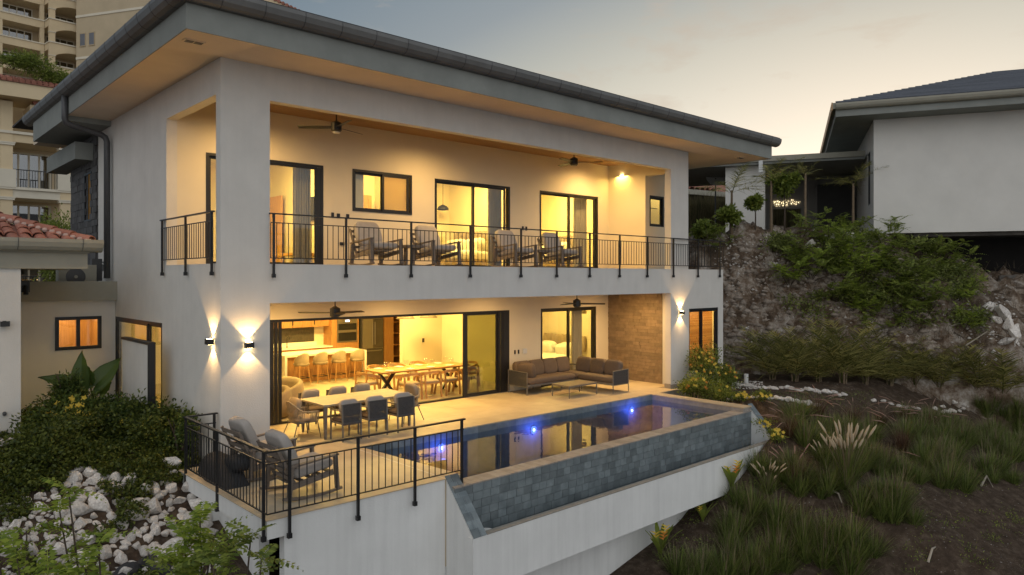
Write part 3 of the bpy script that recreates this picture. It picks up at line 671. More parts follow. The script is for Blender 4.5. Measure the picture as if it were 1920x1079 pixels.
# ------------------------------------------------------------------ pool
pool=thing('swimming_pool','slate tiled infinity pool with blue lights and overflow trough','pool',(0,0,0))
def pp(m,name,mat,**k): return m.build(name,mat,pool,**k)
def yf(x): return 9.71+(x-7.75)*.0248        # outer face of the infinity edge
XP0,XP1=7.60,17.86; LV=-.155; EDG=-.13
pp(M().box(7.9,17.5,10.1,12.93,-1.5,-1.4),'pool_floor',SLATD)
pp(M().box(7.56,17.5,12.93,12.955,-1.5,-.02),'back_wall',SLATE)
pp(M().box(17.48,17.86,9.99,12.96,-1.6,-.03),'end_wall',COPE)
pp(M().box(7.56,7.60,9.9,12.93,-1.5,-.02).ext([(7.6,10.0,-.02),(7.98,10.0,-.02),(7.76,12.93,-.02),(7.6,12.93,-.02)],(0,0,-1.48)),'end_wall',FLOOR)
pp(M().ext([(7.60,yf(7.6)+.012,EDG-.015),(17.86,yf(17.86)+.012,EDG-.015),(17.86,yf(17.86)+.36,EDG-.015),(7.60,yf(7.6)+.36,EDG-.015)],(0,0,-1.6)),'infinity_wall',pm('pool_grout',(.30,.31,.30),.9,.1,4,.1,world=True))
pp(M().add([(7.9,10.05,LV),(17.5,10.25,LV),(17.5,12.93,LV),(7.7,12.93,LV)],[(0,1,2,3)]),'water',WATER)
# slate pieces of the back wall above water, narrow and long
x=7.8
while x<17.45:
    n=min(17.475,x+.6); M().box(x+.002,n-.002,12.915,12.93,-1.0,-.012).build('slate_strip',SLATE,pool); x=n
# coping of the infinity edge: small stones set across
x=7.60;
while x<17.84:
    n=min(17.86,x+.165); y0,y1=yf(x),yf(n)
    M().ext([(x+.003,y0-.012,EDG-.015),(n-.003,y1-.012,EDG-.015),(n-.003,y1+.36,EDG-.015),(x+.003,y0+.36,EDG-.015)],(0,0,.022+random.random()*.003)).build('coping_stone',COPE,pool); x=n
y=9.96
while y<12.95:
    n=min(12.955,y+.6); M().box(17.46,17.88,y+.002,n-.002,-.03,0.0+random.random()*.002).build('coping_stone',FLOOR,pool); y=n
# tiles of the spill face
rows=6; h=.86/rows
tmesh=[]
for r in range(rows):
    x=7.60-random.uniform(0,.05); 
    while x<17.84:
        n=min(17.86,x+random.uniform(.185,.245)); xa=max(x,7.60)
        if n-xa>.03:
            o=random.random()*.006; z1=EDG-.018-r*h
            M().ext([(xa+.004,yf(xa)-o,z1-h+.007),(n-.004,yf(n)-o,z1-h+.007),(n-.004,yf(n)-o,z1),(xa+.004,yf(xa)-o,z1)],(0,.03,0)).build('slate_tile',SLATE,pool)
        x=n
# trough
YO0,YO1=9.155,9.33
def yo(x): return 9.155+(x-7.55)*.017
pp(M().ext([(7.85,yo(7.85)+.14,-.82),(17.86,yo(17.86)+.14,-.82),(17.86,yf(17.86)+.02,-.82),(7.85,yf(7.85)+.02,-.82)],(0,0,-.005)) if 0 else M().ext([(7.6,yo(7.6)+.12,-1.15),(17.86,yo(17.86)+.12,-1.15),(17.86,yf(17.86)+.02,-1.15),(7.6,yf(7.6)+.02,-1.15)],(0,0,-.59)),'trough_floor',SLATD)
pp(M().add([(7.85,yo(7.85)+.13,-1.0),(17.8,yo(17.8)+.13,-1.0),(17.8,yf(17.8),-1.0),(7.85,yf(7.85),-1.0)],[(0,1,2,3)]),'trough_water',WATER)
pp(M().ext([(7.55,yo(7.55),-1.74),(17.9,yo(17.9),-1.74),(17.9,yo(17.9)+.13,-1.74),(7.55,yo(7.55)+.13,-1.74)],(0,0,.905)),'trough_wall',WALLW)
x=7.86
while x<17.88:
    n=min(17.9,x+.55); M().ext([(x+.002,yo(x)-.004,-.835),(n-.002,yo(n)-.004,-.835),(n-.002,yo(n)+.135,-.835),(x+.002,yo(x)+.135,-.835)],(0,0,.016)).build('lip_stone',LIPM,pool); x=n
pp(M().ext([(7.9,9.70,-5.5),(14.8,9.88,-5.5),(14.8,10.1,-5.5),(7.9,9.95,-5.5)],(0,0,3.77)),'foundation_wall',WALLW)
# cheek walls with sloping slate caps
for x0,x1,nm in ((7.565,7.845,0),(17.84,18.06,1)):
    o=.12 if nm else 0
    prof=[(9.90+o,-.03),(9.17+o,-.86),(9.17+o,-1.74 if not nm else -1.9),(9.90+o,-1.74)] if nm else [(9.90,-.02),(9.165,-.85),(9.165,-6),(9.90,-6)]
    pp(M().ext([(x0+.005,y,z) for y,z in prof],(x1-x0-.01,0,0)),'cheek_wall',WALLW)
    for r in range(8):
        for c in range(2):
            a0=r/8; a1=(r+1)/8; ya=9.93+o-(9.93-9.15)*a0; yb=9.93+o-(9.93-9.15)*a1; za=.005-.86*a0; zb=.005-.86*a1; xm=(x0+x1)/2+(.03 if r%2 else -.04)
            xa,xb=(x0-.003,xm-.002) if c==0 else (xm+.002,x1+.003)
            pp(M().ext([(xa,ya-.002,za+.022),(xb,ya-.002,za+.022),(xb,yb+.002,zb+.025),(xa,yb+.002,zb+.025)],(0,.012,.014)),'slate_tile',SLATE)
pp(M().lathe([(.10,0),(.12,.05),(.12,.07),(.09,.075)],20,(8.02,9.37,-.92)),'drain_cap',SILV)
pp(M().box(8.0,9.6,12.55,12.93,-1.4,-.5),'step',SLATD)
# underwater lamps
BLUE=emit('blue_lens',(.35,.5,1.0),28)
for x in (9.72,12.58,16.48):
    o=pp(M().lathe([(.10,0),(.10,.02),(.06,.03)],16),'pool_light',SILV); o.location=(x,12.914,-.34); o.rotation_euler=(R(90),0,0)
    q=M().lathe([(.028,.031),(.001,.034)],14).build('lens',BLUE,o)
    lamp('POINT',(x,12.72,-.36),13,color=(.06,.13,1.0),size=.08,name='pool_lamp')
# ------------------------------------------------------------------ furniture
# corner sofa (origin at its outer rear corner)
t=thing('corner_sofa','brown corner sofa with rope woven arms by the stone wall','sofa',(0,0,0))
M().box(14.62,17.42,15.22,16.04,.24,.30).box(16.66,17.42,13.78,15.22,.24,.30).build('base_frame',FRAMEC,t,bevel=.01)
M().puff((15.66,15.58,.385),2.05,.80,.19,.16,nu=24).build('seat_cushion',TAUPE,t,smooth=True)
M().puff((17.04,15.58,.385),.76,.80,.19,.16,nu=24).build('seat_cushion',TAUPE,t,smooth=True)
M().puff((17.03,14.47,.385),.74,1.42,.19,.16,nu=24).build('seat_cushion',TAUPE,t,smooth=True)
for x in (14.98,15.55,16.12,16.70): M().puff((x,15.86,.68),.60,.24,.50,.30,rot=Euler((R(-14),0,R(random.uniform(-5,5))))).build('back_cushion',TAUPE,t,smooth=True)
M().puff((14.88,15.55,.66),.22,.55,.48,.30,rot=Euler((0,R(-12),R(20)))).build('back_cushion',TAUPE,t,smooth=True)
for y in (15.35,14.78,14.2): M().puff((17.25,y,.68),.24,.60,.50,.30,rot=Euler((0,R(14),R(random.uniform(-5,5))))).build('back_cushion',TAUPE,t,smooth=True)
for x0,y0,x1,y1 in ((14.60,15.24,14.60,16.05),(16.70,13.76,17.42,13.76)):
    d=Vector((x1-x0,y1-y0,0)); L=d.length; d.normalize(); a=Vector((x0,y0,0))
    M().tube([a+Vector((0,0,.0)),a+Vector((0,0,.66)),a+d*L+Vector((0,0,.68)),a+d*L],.016,6).bar(a+Vector((0,0,.24)),a+d*L+Vector((0,0,.24)),.02,.02).build('arm_frame',FRAMEC,t)
    m=M(); n=int(L/.045)
    for k in range(1,n): p=a+d*(L*k/n); m.bar(p+Vector((0,0,.24)),p+Vector((.0,0,.665)),.030,.012,up=(d.y,d.x,0))
    m.build('rope_weave',ROPE,t)
m=M()
for x,y in ((16.62,16.02),(17.40,16.02),(15.6,16.02),(16.05,15.24),(16.70,15.0)): m.bar((x,y,0),(x,y,.25),.025,.025)
m.build('leg',FRAMEC,t)
m=M(); m.tube([(14.62,16.05,.62),(17.43,16.05,.62),(17.43,13.78,.64)],.014,6); 
for k in range(60): m.bar((14.66+k*.0465,16.05,.26),(14.66+k*.0465,16.05,.62),.02,.01)
m.build('rope_back',ROPE,t)
t=thing('coffee_table','low dark metal coffee table in front of the corner sofa','coffee table',(15.70,14.38,0))
M().box(-.60,.60,-.35,.35,.335,.36).build('table_top',pm('table_stone',(.19,.15,.11),.5,.15,6,.05,40),t,bevel=.004)
M().box(-.60,.60,-.35,-.33,.31,.334).box(-.60,.60,.33,.35,.31,.334).box(-.6,-.58,-.33,.33,.31,.334).box(.58,.6,-.33,.33,.31,.334).build('frame',FRAMEC,t)
for x in (-.585,.585):
    for y in (-.335,.335): M().bar((x,y,0),(x,y,.31),.022,.022).build('leg',FRAMEC,t)
# outdoor dining table
t=thing('outdoor_dining_table','long slatted beige outdoor dining table','table',(8.57,14.53,0))
hw,hd=1.13,.56
TT=pm('table_slat',(.36,.31,.23),.55,.08,6,.05,40,rnd=.06)
for k in range(9):
    y=-hd+.05+k*(2*hd-.1)/9; M().box(-hw+.05,hw-.05,y+.004,y+(2*hd-.1)/9-.004,.715,.738).build('slat',TT,t)
M().box(-hw,hw,-hd,-hd+.05,.70,.74).box(-hw,hw,hd-.05,hd,.70,.74).box(-hw,-hw+.05,-hd+.05,hd-.05,.70,.74).box(hw-.05,hw,-hd+.05,hd-.05,.70,.74).box(-hw+.05,hw-.05,-.02,.02,.68,.714).build('frame',TT,t)
for x in (-hw+.06,hw-.06):
    for y in (-hd+.05,hd-.05): M().bar((x,y,.70),(x*1.0,y,0),.085,.06,w2=.045,h2=.04,up=(0,1,0)).build('leg',FRAMEC,t)
def rope_chair(label,x,y,rz,group='rope backed chairs along the outdoor table'):
    """sits facing +y; origin on the floor"""
    t=thing('dining_chair',label,'chair',(x,y,0),rz,group)
    for s in (-1,1):
        M().bar((s*.225,-.23,0),(s*.225,-.20,.78),.03,.028,up=(1,0,0)).build('leg',FRAMEC,t)
        M().bar((s*.225,.24,0),(s*.235,.22,.62),.028,.028,up=(1,0,0)).build('leg',FRAMEC,t)
        M().bar((s*.235,.24,.63),(s*.235,-.20,.65),.035,.02).build('armrest',FRAMEC,t)
    M().box(-.235,.235,-.22,.24,.36,.39).build('seat_frame',FRAMEC,t)
    M().puff((0,.02,.43),.46,.46,.10,.3).build('seat_cushion',TAUPE,t,smooth=True)
    m=M(); m.bar((-.225,-.20,.76),(.225,-.20,.76),.03,.03).bar((-.225,-.225,.36),(.225,-.225,.36),.03,.03)
    for k in range(15): a=-.205+k*.0293; m.bar((a,-.218,.37),(a,-.20,.75),.022,.008,up=(0,1,0))
    m.build('rope_back',ROPE,t)
    M().puff((0,-.10,.68),.44,.12,.36,.32,rot=Euler((R(-12),0,0))).build('back_cushion',TAUPE if 0 else GREYF,t,smooth=True)
    return t
c=rope_chair('dark rope chair nearest the rocking chairs at the front of the table',7.86,13.78,R(3))
copytree(c,(8.52,13.78,0),R(-2),'middle dark rope chair on the pool side of the table')
copytree(c,(9.22,13.76,0),R(2),'dark rope chair nearest the pool end at the front of the table')
copytree(c,(7.92,15.42,0),R(182),'dark rope chair behind the table nearest the glass door edge')
copytree(c,(8.62,15.42,0),R(178),'middle dark rope chair behind the outdoor table')
copytree(c,(9.28,15.42,0),R(181),'dark rope chair behind the table nearest the indoor chairs')
def tub_chair(label,x,y,rz):
    t=thing('woven_armchair',label,'chair',(x,y,0),rz,'woven armchairs at the ends of the outdoor table')
    N=22; arc=[]
    for k in range(N+1):
        a=R(-20)-R(140)*k/N; arc.append((.31*math.cos(a)*1.0,.29*math.sin(a)+.04,a))
    top=[(x_*1.08,y_*1.12,.60+.20*math.sin(math.pi*k/N)**1.5) for k,(x_,y_,a) in enumerate(arc)]
    top=[(.30,.28,.58)]+top+[(-.30,.28,.58)]
    M().tube(top,.016,6).build('rim',ROPET,t)
    m=M()
    for k,(x_,y_,a) in enumerate(arc):
        m.bar((x_*.86,y_*.9,.36),(x_*1.08,y_*1.12,.60+.20*math.sin(math.pi*k/N)**1.5),.02,.008,up=(math.cos(a),math.sin(a),0))
    for k in range(6):
        y_=.27-k*.035
        for s in (-1,1): m.bar((s*.26,y_,.36),(s*.31,y_,.58+(k*.004)),.02,.008,up=(s,0,0))
    tag(m.build('woven_shell',ROPET,t),kind='stuff')
    for s in (-1,1):
        M().tube([(s*.30,.28,.58),(s*.27,.26,.36),(s*.30,.32,0)],.012,6).build('leg',FRAMEC,t)
        M().tube([(s*.20,-.16,.37),(s*.27,-.30,0)],.012,6).build('leg',FRAMEC,t)
    M().box(-.25,.25,-.2,.27,.345,.37).build('seat_frame',FRAMEC,t)
    M().puff((0,.03,.42),.50,.48,.11,.4).build('seat_cushion',TANF,t,smooth=True)
    M().puff((0,-.15,.68),.44,.15,.40,.42,rot=Euler((R(-16),0,0))).build('back_cushion',TANF,t,smooth=True)
    return t
c=tub_chair('tan woven tub armchair at the left end of the outdoor table',7.20,14.55,R(-90))
copytree(c,(9.98,14.6,0),R(92),'tan woven tub armchair at the right end of the outdoor table')
# rocking chairs
def rocker(label,x,y,z,rz,group,cush=GREYF):
    """slanted arms, rocker runners; faces +x; origin under its middle"""
    t=thing('rocking_chair',label,'chair',(x,y,z),rz,group)
    for s in (-1,1):
        Y=s*.40
        M().bar((.42,Y,.05),(.38,Y,.60),.085,.045,up=(1,0,0)).build('leg',WOODG,t)
        M().bar((-.40,Y,.06),(-.36,Y,.52),.085,.045,up=(1,0,0)).build('leg',WOODG,t)
        M().bar((.43,Y,.612),(-.42,Y,.525),.075,.028).build('armrest',WOODG,t)
        P=[(.52*math.cos(a),Y,1.35-1.35*math.cos(b)+.0) for a,b in ()] or [(.50-k*.1,Y,.022+.30*(.50-k*.1)**2*.55) for k in range(11)]
        m=M()
        for p,q in zip(P,P[1:]): m.bar(p,q,.045,.04)
        m.build('runner',WOODG,t)
        M().bar((.36,Y*.93,.33),(-.42,Y*.93,.20),.03,.09).build('side_rail',WOODG,t)
        M().bar((-.28,Y*.84,.24),(-.58,Y*.84,.86),.03,.045,up=(1,0,0)).build('back_post',WOODG,t)
    m=M()
    for k in range(5): a=k/4; m.bar((.30-a*.6,-.37,.345-a*.10),(.30-a*.6,.37,.345-a*.10),.07,.018)
    m.build('seat_slats',WOODG,t)
    m=M()
    for k in range(5): a=.12+k*.2; m.bar((-.28-.3*a,-.34,.24+.62*a),(-.28-.3*a,.34,.24+.62*a),.016,.06)
    m.build('back_slats',WOODG,t)
    M().puff((.06,0,.42),.70,.68,.16,.2,rot=Euler((0,R(-9),0)),nu=20).build('seat_cushion',cush,t,smooth=True)
    M().puff((-.33,0,.74),.18,.66,.62,.3,rot=Euler((0,R(-24),0)),nu=20).build('back_cushion',cush,t,smooth=True)
    return t
gU='rocking chairs on the upper balcony'; gT='rocking chairs on the terrace corner'
c=rocker('wooden rocking chair nearest the terrace corner, front one of two',5.40,10.88,0,R(0),gT)
copytree(c,(5.40,12.36,0),R(2),'wooden rocking chair nearest the white column, second of two')
c2=copytree(c,(8.93,14.30,F2),R(-88),'grey rocking chair on the balcony nearest the left column'); c2['group']=gU
for x,l in ((10.62,'grey rocking chair on the balcony right of the small table'),(13.25,'grey rocking chair on the balcony before the middle sliding door'),(15.02,'grey rocking chair on the balcony before the rightmost sliding door')):
    q=copytree(c2,(x,14.30,F2),R(-88+random.uniform(-3,3)),l)
def side_table(x,y,z,label):
    t=thing('side_table',label,'table',(x,y,z)); M().box(-.22,.22,-.25,.25,.44,.50).build('table_top',WOODG,t)
    for s in (-1,1): M().bar((s*.10,0,0),(s*.10,0,.44),.05,.10,up=(0,1,0)).build('leg',WOODG,t)
    M().box(-.22,.22,-.2,.2,0,.04).build('foot',WOODG,t)
side_table(9.80,14.25,F2,'small dark wooden table between the two left balcony rocking chairs')
side_table(14.13,14.3,F2,'small dark wooden table between the two right balcony rocking chairs')
# dark folded cover lying on the terrace corner
t=thing('folded_cover','dark folded fabric cover heaped against the terrace railing','cover',(4.78,12.55,0))
V=[];F=[];n=18;k=10
for i in range(n+1):
    for j in range(k+1):
        u=i/n*2-1; v=j/k*2-1; r=max(0,1-(u*u)**1.1)*max(0,1-(v*v)**1.2)
        zz=.34*r**.5*(1+.5*u)+.05*noise.noise(Vector((u*4,v*4,2)))*r+.0
        V.append((v*.30*(1-.25*abs(u))+.05*u,u*.78,max(0.0,zz)))
F=[(i*(k+1)+j,(i+1)*(k+1)+j,(i+1)*(k+1)+j+1,i*(k+1)+j+1) for i in range(n) for j in range(k)]
link('fabric',mesh_from('fabric',V,F,pm('black_cover',(.018,.018,.02),.8,.2,6,.5,12,bd=.04),True),t)
M().puff((.12,-.35,.30),.34,.5,.24,.5).build('folded_edge',pm('black_cover',()),t,smooth=True)
# --- kitchen
t=thing('kitchen_island','wooden kitchen island with white waterfall worktop','kitchen island',(11.9,22.6,0))
M().box(-1.55,1.45,-.60,.60,.86,.92).box(-1.55,-1.47,-.60,.60,0,.86).box(1.37,1.45,-.60,.60,0,.86).build('worktop',QUARTZ,t)
for k in range(20): M().box(-1.46+k*.1415,-1.46+k*.1415+.138,-.42,-.40,.0,.855).build('panel',WOODK,t)
M().box(-1.465,1.365,-.40,.55,0,.855).build('carcass',WOODK,t)
def stool(label,x,y,rz=0):
    t=thing('bar_stool',label,'stool',(x,y,0),rz,'bar stools along the kitchen island')
    for sx in (-1,1):
        for sy in (-1,1): M().bar((sx*.15,sy*.14,.62),(sx*.21,sy*.20,0),.035,.035,w2=.022,h2=.022).build('leg',WOODT,t)
    M().bar((-.19,-.18,.22),(.19,-.18,.22),.02,.02).bar((-.19,.18,.22),(.19,.18,.22),.02,.02).bar((-.19,-.18,.22),(-.19,.18,.22),.02,.02).bar((.19,-.18,.22),(.19,.18,.22),.02,.02).build('foot_ring',BLK,t)
    M().puff((0,0,.66),.46,.44,.12,.6).build('seat',TANF,t,smooth=True)
    V=[];F=[]; n=14
    for i in range(n+1):
        a=math.pi+math.pi*i/n; b=math.sin(math.pi*i/n)
        for r_,zz in ((.235,.60),(.25,.74),(.25,.82+.20*b),(.21,.82+.20*b),(.20,.62)): V.append((r_*math.cos(a),r_*math.sin(a)*.95+.02,zz))
    for i in range(n):
        for j in range(5): F.append((i*5+j,(i+1)*5+j,(i+1)*5+(j+1)%5,i*5+(j+1)%5))
    F+=[(0,1,2,3,4),tuple(n*5+q for q in (4,3,2,1,0))]
    m=M(); m.add(V,F); m.build('backrest',TANF,t,smooth=True)
    return t
c=stool('beige bar stool at the far left of the kitchen island',10.78,21.72,R(6))
for x,l in ((11.45,'beige bar stool second from the left at the island'),(12.12,'beige bar stool third from the left at the island'),(12.82,'beige bar stool at the right end of the island')): copytree(c,(x,21.74,0),R(random.uniform(-6,6)),l)
t=thing('kitchen_cabinets','wall of orange brown wooden kitchen cabinets with white counter','cabinet',(0,0,0))
M().box(9.0,13.3,24.35,25.0,0,.86).build('base_cabinet',WOODK,t)
M().box(8.98,13.32,24.32,25.0,.86,.91).box(8.98,13.0,24.96,25.0,.911,1.05).build('counter',QUARTZ,t)
for k in range(12): M().box(9.0+k*.36,9.35+k*.36,24.6,24.62,1.62,3.0).build('cabinet_door',WOODK,t)
M().box(9.0,13.3,24.62,25.0,1.62,3.0).build('wall_cabinet',WOODK,t)
M().box(13.3,14.45,24.38,25.0,0,1.0).box(13.3,13.52,24.38,25.,1.0,3.0).box(14.38,14.45,24.38,25,1.0,3.).box(13.52,14.38,24.38,25,1.86,3.0).build('oven_housing',WOODK,t)
M().box(15.5,15.9,24.2,25.0,0,3.1).box(14.55,15.5,24.3,25,1.9,3.1).build('tall_panel',WOODK,t)
m=M().box(15.9,16.4,24.9,25.0,0,3.1).box(16.36,16.4,24.3,24.9,0,3.1)
for k in range(6): m.box(15.9,16.36,24.35,24.9,.3+k*.45,.33+k*.45)
m.build('shelves',WOODK,t)
for k,x in enumerate((9.9,10.9,11.85,12.7)): M().box(x,x+.03,24.57,24.6,1.7,1.95).build('cabinet_handle',BLK,t)
M().box(9.2,12.9,24.97,24.995,1.06,1.6).build('splashback',pm('dark_backsplash',(.06,.05,.04),.4,.3,12,.1),t)
t=thing('double_oven','stainless double wall oven in the kitchen cabinets','oven',(13.95,24.36,1.0))
M().box(-.42,.42,0,.03,0,.86).build('body',STEEL,t); M().box(-.38,.38,-.01,0,.05,.36).box(-.38,.38,-.01,0,.46,.70).build('glass_door',BLKG,t)
M().box(-.38,.38,-.05,-.02,.38,.41).box(-.38,.38,-.05,-.02,.70,.73).build('handle',STEEL,t); M().box(-.08,.08,-.006,0,.77,.83).build('display',emit('oven_display',(.8,.9,1),3),t)
t=thing('refrigerator','tall steel french door refrigerator beside the oven','refrigerator',(15.0,24.3,0))
M().box(-.46,.46,0,.6,.02,1.85).build('body',STEEL,t); M().box(-.455,-.005,-.06,-.001,.72,1.84).build('door',STEEL,t); M().box(.005,.455,-.06,-.001,.72,1.84).build('door',pm('dark_steel',(.16,.15,.14),.3,.1,4,0,metal=.8),t)
M().box(-.455,.455,-.06,-.001,.06,.70).build('drawer',pm('dark_steel',()),t); M().tube([(-.05,-.11,.85),(-.05,-.11,1.72)],.016,8).tube([(.05,-.11,.85),(.05,-.11,1.72)],.016,8).tube([(-.35,-.11,.62),(.35,-.11,.62)],.016,8).build('handle',STEEL,t)
t=thing('kitchen_tap','black gooseneck tap over the kitchen counter','tap',(11.7,24.7,.91)); M().tube([(0,0,0),(0,0,.34),(0,-.05,.40),(0,-.14,.41),(0,-.18,.36),(0,-.18,.30)],.014,8).build('spout',BLK,t); M().lathe([(.03,0),(.03,.03),(.015,.05)],12).build('base',BLK,t)
for x,l in ((10.6,'small dark potted arrangement on the kitchen counter'),):
    t=thing('counter_plant',l,'plant',(x,24.6,.91)); M().lathe([(.06,0),(.08,.12),(.07,.12),(.05,.02)],14).build('pot',BLK,t)
    m=M()
    for k in range(9): a=k*.7; m.puff((.07*math.cos(a),.06*math.sin(a),.17+.03*(k%3)),.07,.05,.09,.9,nu=6,nv=4)
    m.build('flowers',WHITE,t)
# --- indoor dining set
t=thing('indoor_dining_table','long wooden dining table set with plates inside','table',(12.72,17.98,0),R(-3))
M().box(-1.55,1.55,-.5,.5,.70,.75).build('table_top',WOODT,t,bevel=.008)
for x in (-1.1,1.1):
    for s in (-1,1): M().bar((x-.28*s,-.0,.70),(x+.28*s,0,0),.07,.09,up=(0,1,0)).build('leg',BLK if abs(x)<2 else WOODT,t)
def bent_chair(label,x,y,rz):
    t=thing('wooden_armchair',label,'chair',(x,y,0),rz,'bent wood chairs round the indoor table')
    for s in (-1,1):
        M().bar((s*.27,-.22,.66),(s*.26,-.28,0),.05,.03,up=(0,1,0)).build('leg',WOODT,t)
        M().bar((s*.25,.12,.62),(s*.28,.26,0),.06,.03,up=(0,1,0)).build('leg',WOODT,t)
    pts=[(.30,.20,.61),(.31,.0,.65),(.26,-.20,.70),(.12,-.29,.73),(-.12,-.29,.73),(-.26,-.20,.70),(-.31,.0,.65),(-.30,.20,.61)]
    m=M()
    for p,q in zip(pts,pts[1:]): m.bar(p,q,.03,.075)
    m.build('top_rail',WOODT,t)
    M().box(-.25,.25,-.24,.22,.385,.42).build('seat_frame',WOODT,t)
    M().puff((0,0,.445),.52,.48,.10,.35).build('seat_cushion',TANF,t,smooth=True)
    return t
c=bent_chair('wooden armchair at the near left corner of the indoor table',11.75,17.10,R(-4))
for x,y,r,l in ((12.42,17.08,-2,'wooden armchair second from the left on the near side indoors'),(13.08,17.06,3,'wooden armchair third from the left on the near side indoors'),(13.75,17.04,-3,'wooden armchair nearest the tinted pane on the near side indoors'),
    (11.0,18.05,-88,'wooden armchair at the left head of the indoor table'),(14.52,17.9,92,'wooden armchair at the right head of the indoor table'),
    (11.9,18.95,182,'wooden armchair at the left of the far side indoors'),(12.6,18.92,178,'wooden armchair in the middle of the far side indoors'),(13.4,18.9,181,'wooden armchair at the right of the far side indoors')): copytree(c,(x,y,0),R(r),l)
pl=M().lathe([(.06,.0),(.13,.012),(.13,.018),(.06,.008)],16).mesh('plate',WHITE,True)
gl=M().lathe([(.035,0),(.035,.004),(.006,.01),(.006,.09),(.036,.13),(.040,.17),(.032,.21)],12).mesh('wine_glass',clear('drinking_glass',(.92,.94,.93),.12),True)
ct=R(-3)
spots=[(-1.2,-.32),(-.5,-.32),(.2,-.32),(.9,-.32),(-1.2,.32),(-.5,.32),(.2,.32),(.9,.32)]
for i,(a,b) in enumerate(spots):
    X=12.72+a*math.cos(ct)-b*math.sin(ct); Y=17.98+a*math.sin(ct)+b*math.cos(ct)
    o=link('dinner_plate',pl,None,(X,Y,.7512)); tag(o,'white plate on the indoor dining table','plate','plates set on the indoor dining table')
    for dx in (.12,.21):
        o=link('wine_glass',gl,None,(X+dx,Y+(.14 if b<0 else -.14),.7512)); tag(o,'stemmed wine glass on the indoor dining table','glass','wine glasses on the indoor dining table')
for x,y,l in ((13.2,19.4,'woven cone lamp shade over the dining table, left one'),(14.1,19.4,'woven cone lamp shade over the dining table, right one')):
    t=thing('pendant_lamp',l,'lamp',(x,y,2.12)); M().lathe([(.30,0),(.12,.20),(.04,.24),(.04,.23),(.11,.19),(.285,.0)],20).build('shade',ROPET,t,smooth=True); M().tube([(0,0,.24),(0,0,1.05)],.007,5).build('cord',BLK,t)
# curved lounge chairs inside the door at the left
def barrel(label,x,y,r,rz):
    t=thing('curved_armchair',label,'armchair',(x,y,0),rz,'curved upholstered armchairs inside the open door'); V=[];F=[];n=26
    for i in range(n+1):
        a=R(-25)+R(230)*i/n; h=.74-.18*(abs(i/n-.5)*2)**2.2
        for rr,zz in ((r,.04),(r+.03,h*.6),(r,h-.05),(r-.06,h),(r-.14,h-.03),(r-.17,h*.8),(r-.17,.25)): V.append((rr*math.cos(a),rr*math.sin(a),zz))
    for i in range(n):
        for j in range(7): F.append((i*7+j,i*7+(j+1)%7,(i+1)*7+(j+1)%7,(i+1)*7+j))
    F+=[tuple(range(7)),tuple(n*7+q for q in range(6,-1,-1))]
    m=M(); m.add(V,F); m.build('shell',TANF,t,smooth=True)
    M().puff((0,-.05,.30),r*1.75,r*1.7,.28,.7,nu=20).build('seat_cushion',TANF,t,smooth=True)
barrel('large curved beige armchair inside the open door',8.35,18.35,.72,R(-60))
barrel('smaller curved beige armchair beside the black door frame',7.72,17.2,.48,R(-70))
# ------------------------------------------------------------------ surroundings: buildings
def frame(name,label,cat,w,t,head,z=0.0):
    """a thing whose local +x runs along 'head' degrees to the right of straight ahead (local +y away from us)"""
    x,y,_=cf(w,t,0); return thing(name,label,cat,(x,y,z),HEAD-R(head))
# neighbour on the right (local x = along its front to the right, y = back)
nb=frame('neighbour_house','pale rendered neighbour house with grey shingled roof and covered porch','house',14.96,30,111-90+69-21,0) if 0 else None
hx,hy,_=cf(14.96,30,0)
# front face runs from the corner to the right and towards the viewer
ang=math.atan2(1360,-( -2580-960))            # angle of the vanishing direction
fdir=Vector((-RX[0]*math.sin(R(69))+FX[0]*math.cos(R(69)),-RX[1]*math.sin(R(69))+FX[1]*math.cos(R(69)),0))*-1   # to the right / nearer
nb=thing('neighbour_house','pale rendered neighbour house with grey shingled roof and covered porch','house',(hx,hy,0),math.atan2(fdir.y,fdir.x))
def nbp(m,name,mat,parent=None,**k): return m.build(name,mat,parent or nb,**k)
nbp(solid([0,5.75,7.6,16],[0,.25],[4.9,5.25,6.55,9.2,9.95],lambda x,y,z: not(5.75<x<7.6 and 6.55<z<9.2) and not (x>1.6 and z<5.25)),'wall',NWALL)
nbp(wall('y',.25,12,5.0,9.95,0,.25,[(1.4,2.5,6.6,8.9)]),'wall',NWALL)
nbp(M().box(1.5,16,.3,6,5.10,5.27),'floor_slab',pm('raw_concrete',(.10,.09,.08),.95,.3,4,.6,20,world=True))
o=nbp(M().box(5.70,5.75,-.03,.04,6.5,9.25).box(7.6,7.65,-.03,.04,6.5,9.25).box(5.75,7.6,-.03,.04,6.5,6.55).box(5.75,7.6,-.03,.04,9.2,9.25),'window',SILV); nbp(M().box(5.75,7.6,.06,.07,6.55,9.2),'pane',clear('dark_pane',(.12,.12,.12),.08),o)
o=nbp(M().box(.02,.06,1.4,1.46,6.6,8.9).box(.02,.06,2.44,2.5,6.6,8.9).box(.02,.06,1.46,2.44,6.6,6.66).box(.02,.06,1.46,2.44,8.84,8.9).box(.02,.06,1.9,1.96,6.66,8.84),'window',BLK); nbp(M().box(.06,.07,1.46,2.44,6.66,8.84),'pane',clear('dark_pane'),o)
nbp(M().box(-1.5,16.5,-1.2,13,9.95,10.0).box(-1.5,16.5,-1.2,-1.1,10.0,10.28).box(-1.5,-1.42,-1.1,13,10.0,10.28),'soffit',FASC)
nbp(gutter_profile((-1.5,-1.2,10.24),(16.5,-1.2,10.24),(0,-1,0)).box(-1.62,-1.5,-1.3,13,10.26,10.5),'gutter',NBEAM)
nbp(M().box(-1.66,-1.62,-1.3,13,10.2,10.52),'barge_board',WOODD)
SH=pm('grey_shingle',(.075,.08,.095),.85,.2,8,.4,30,rnd=.18)
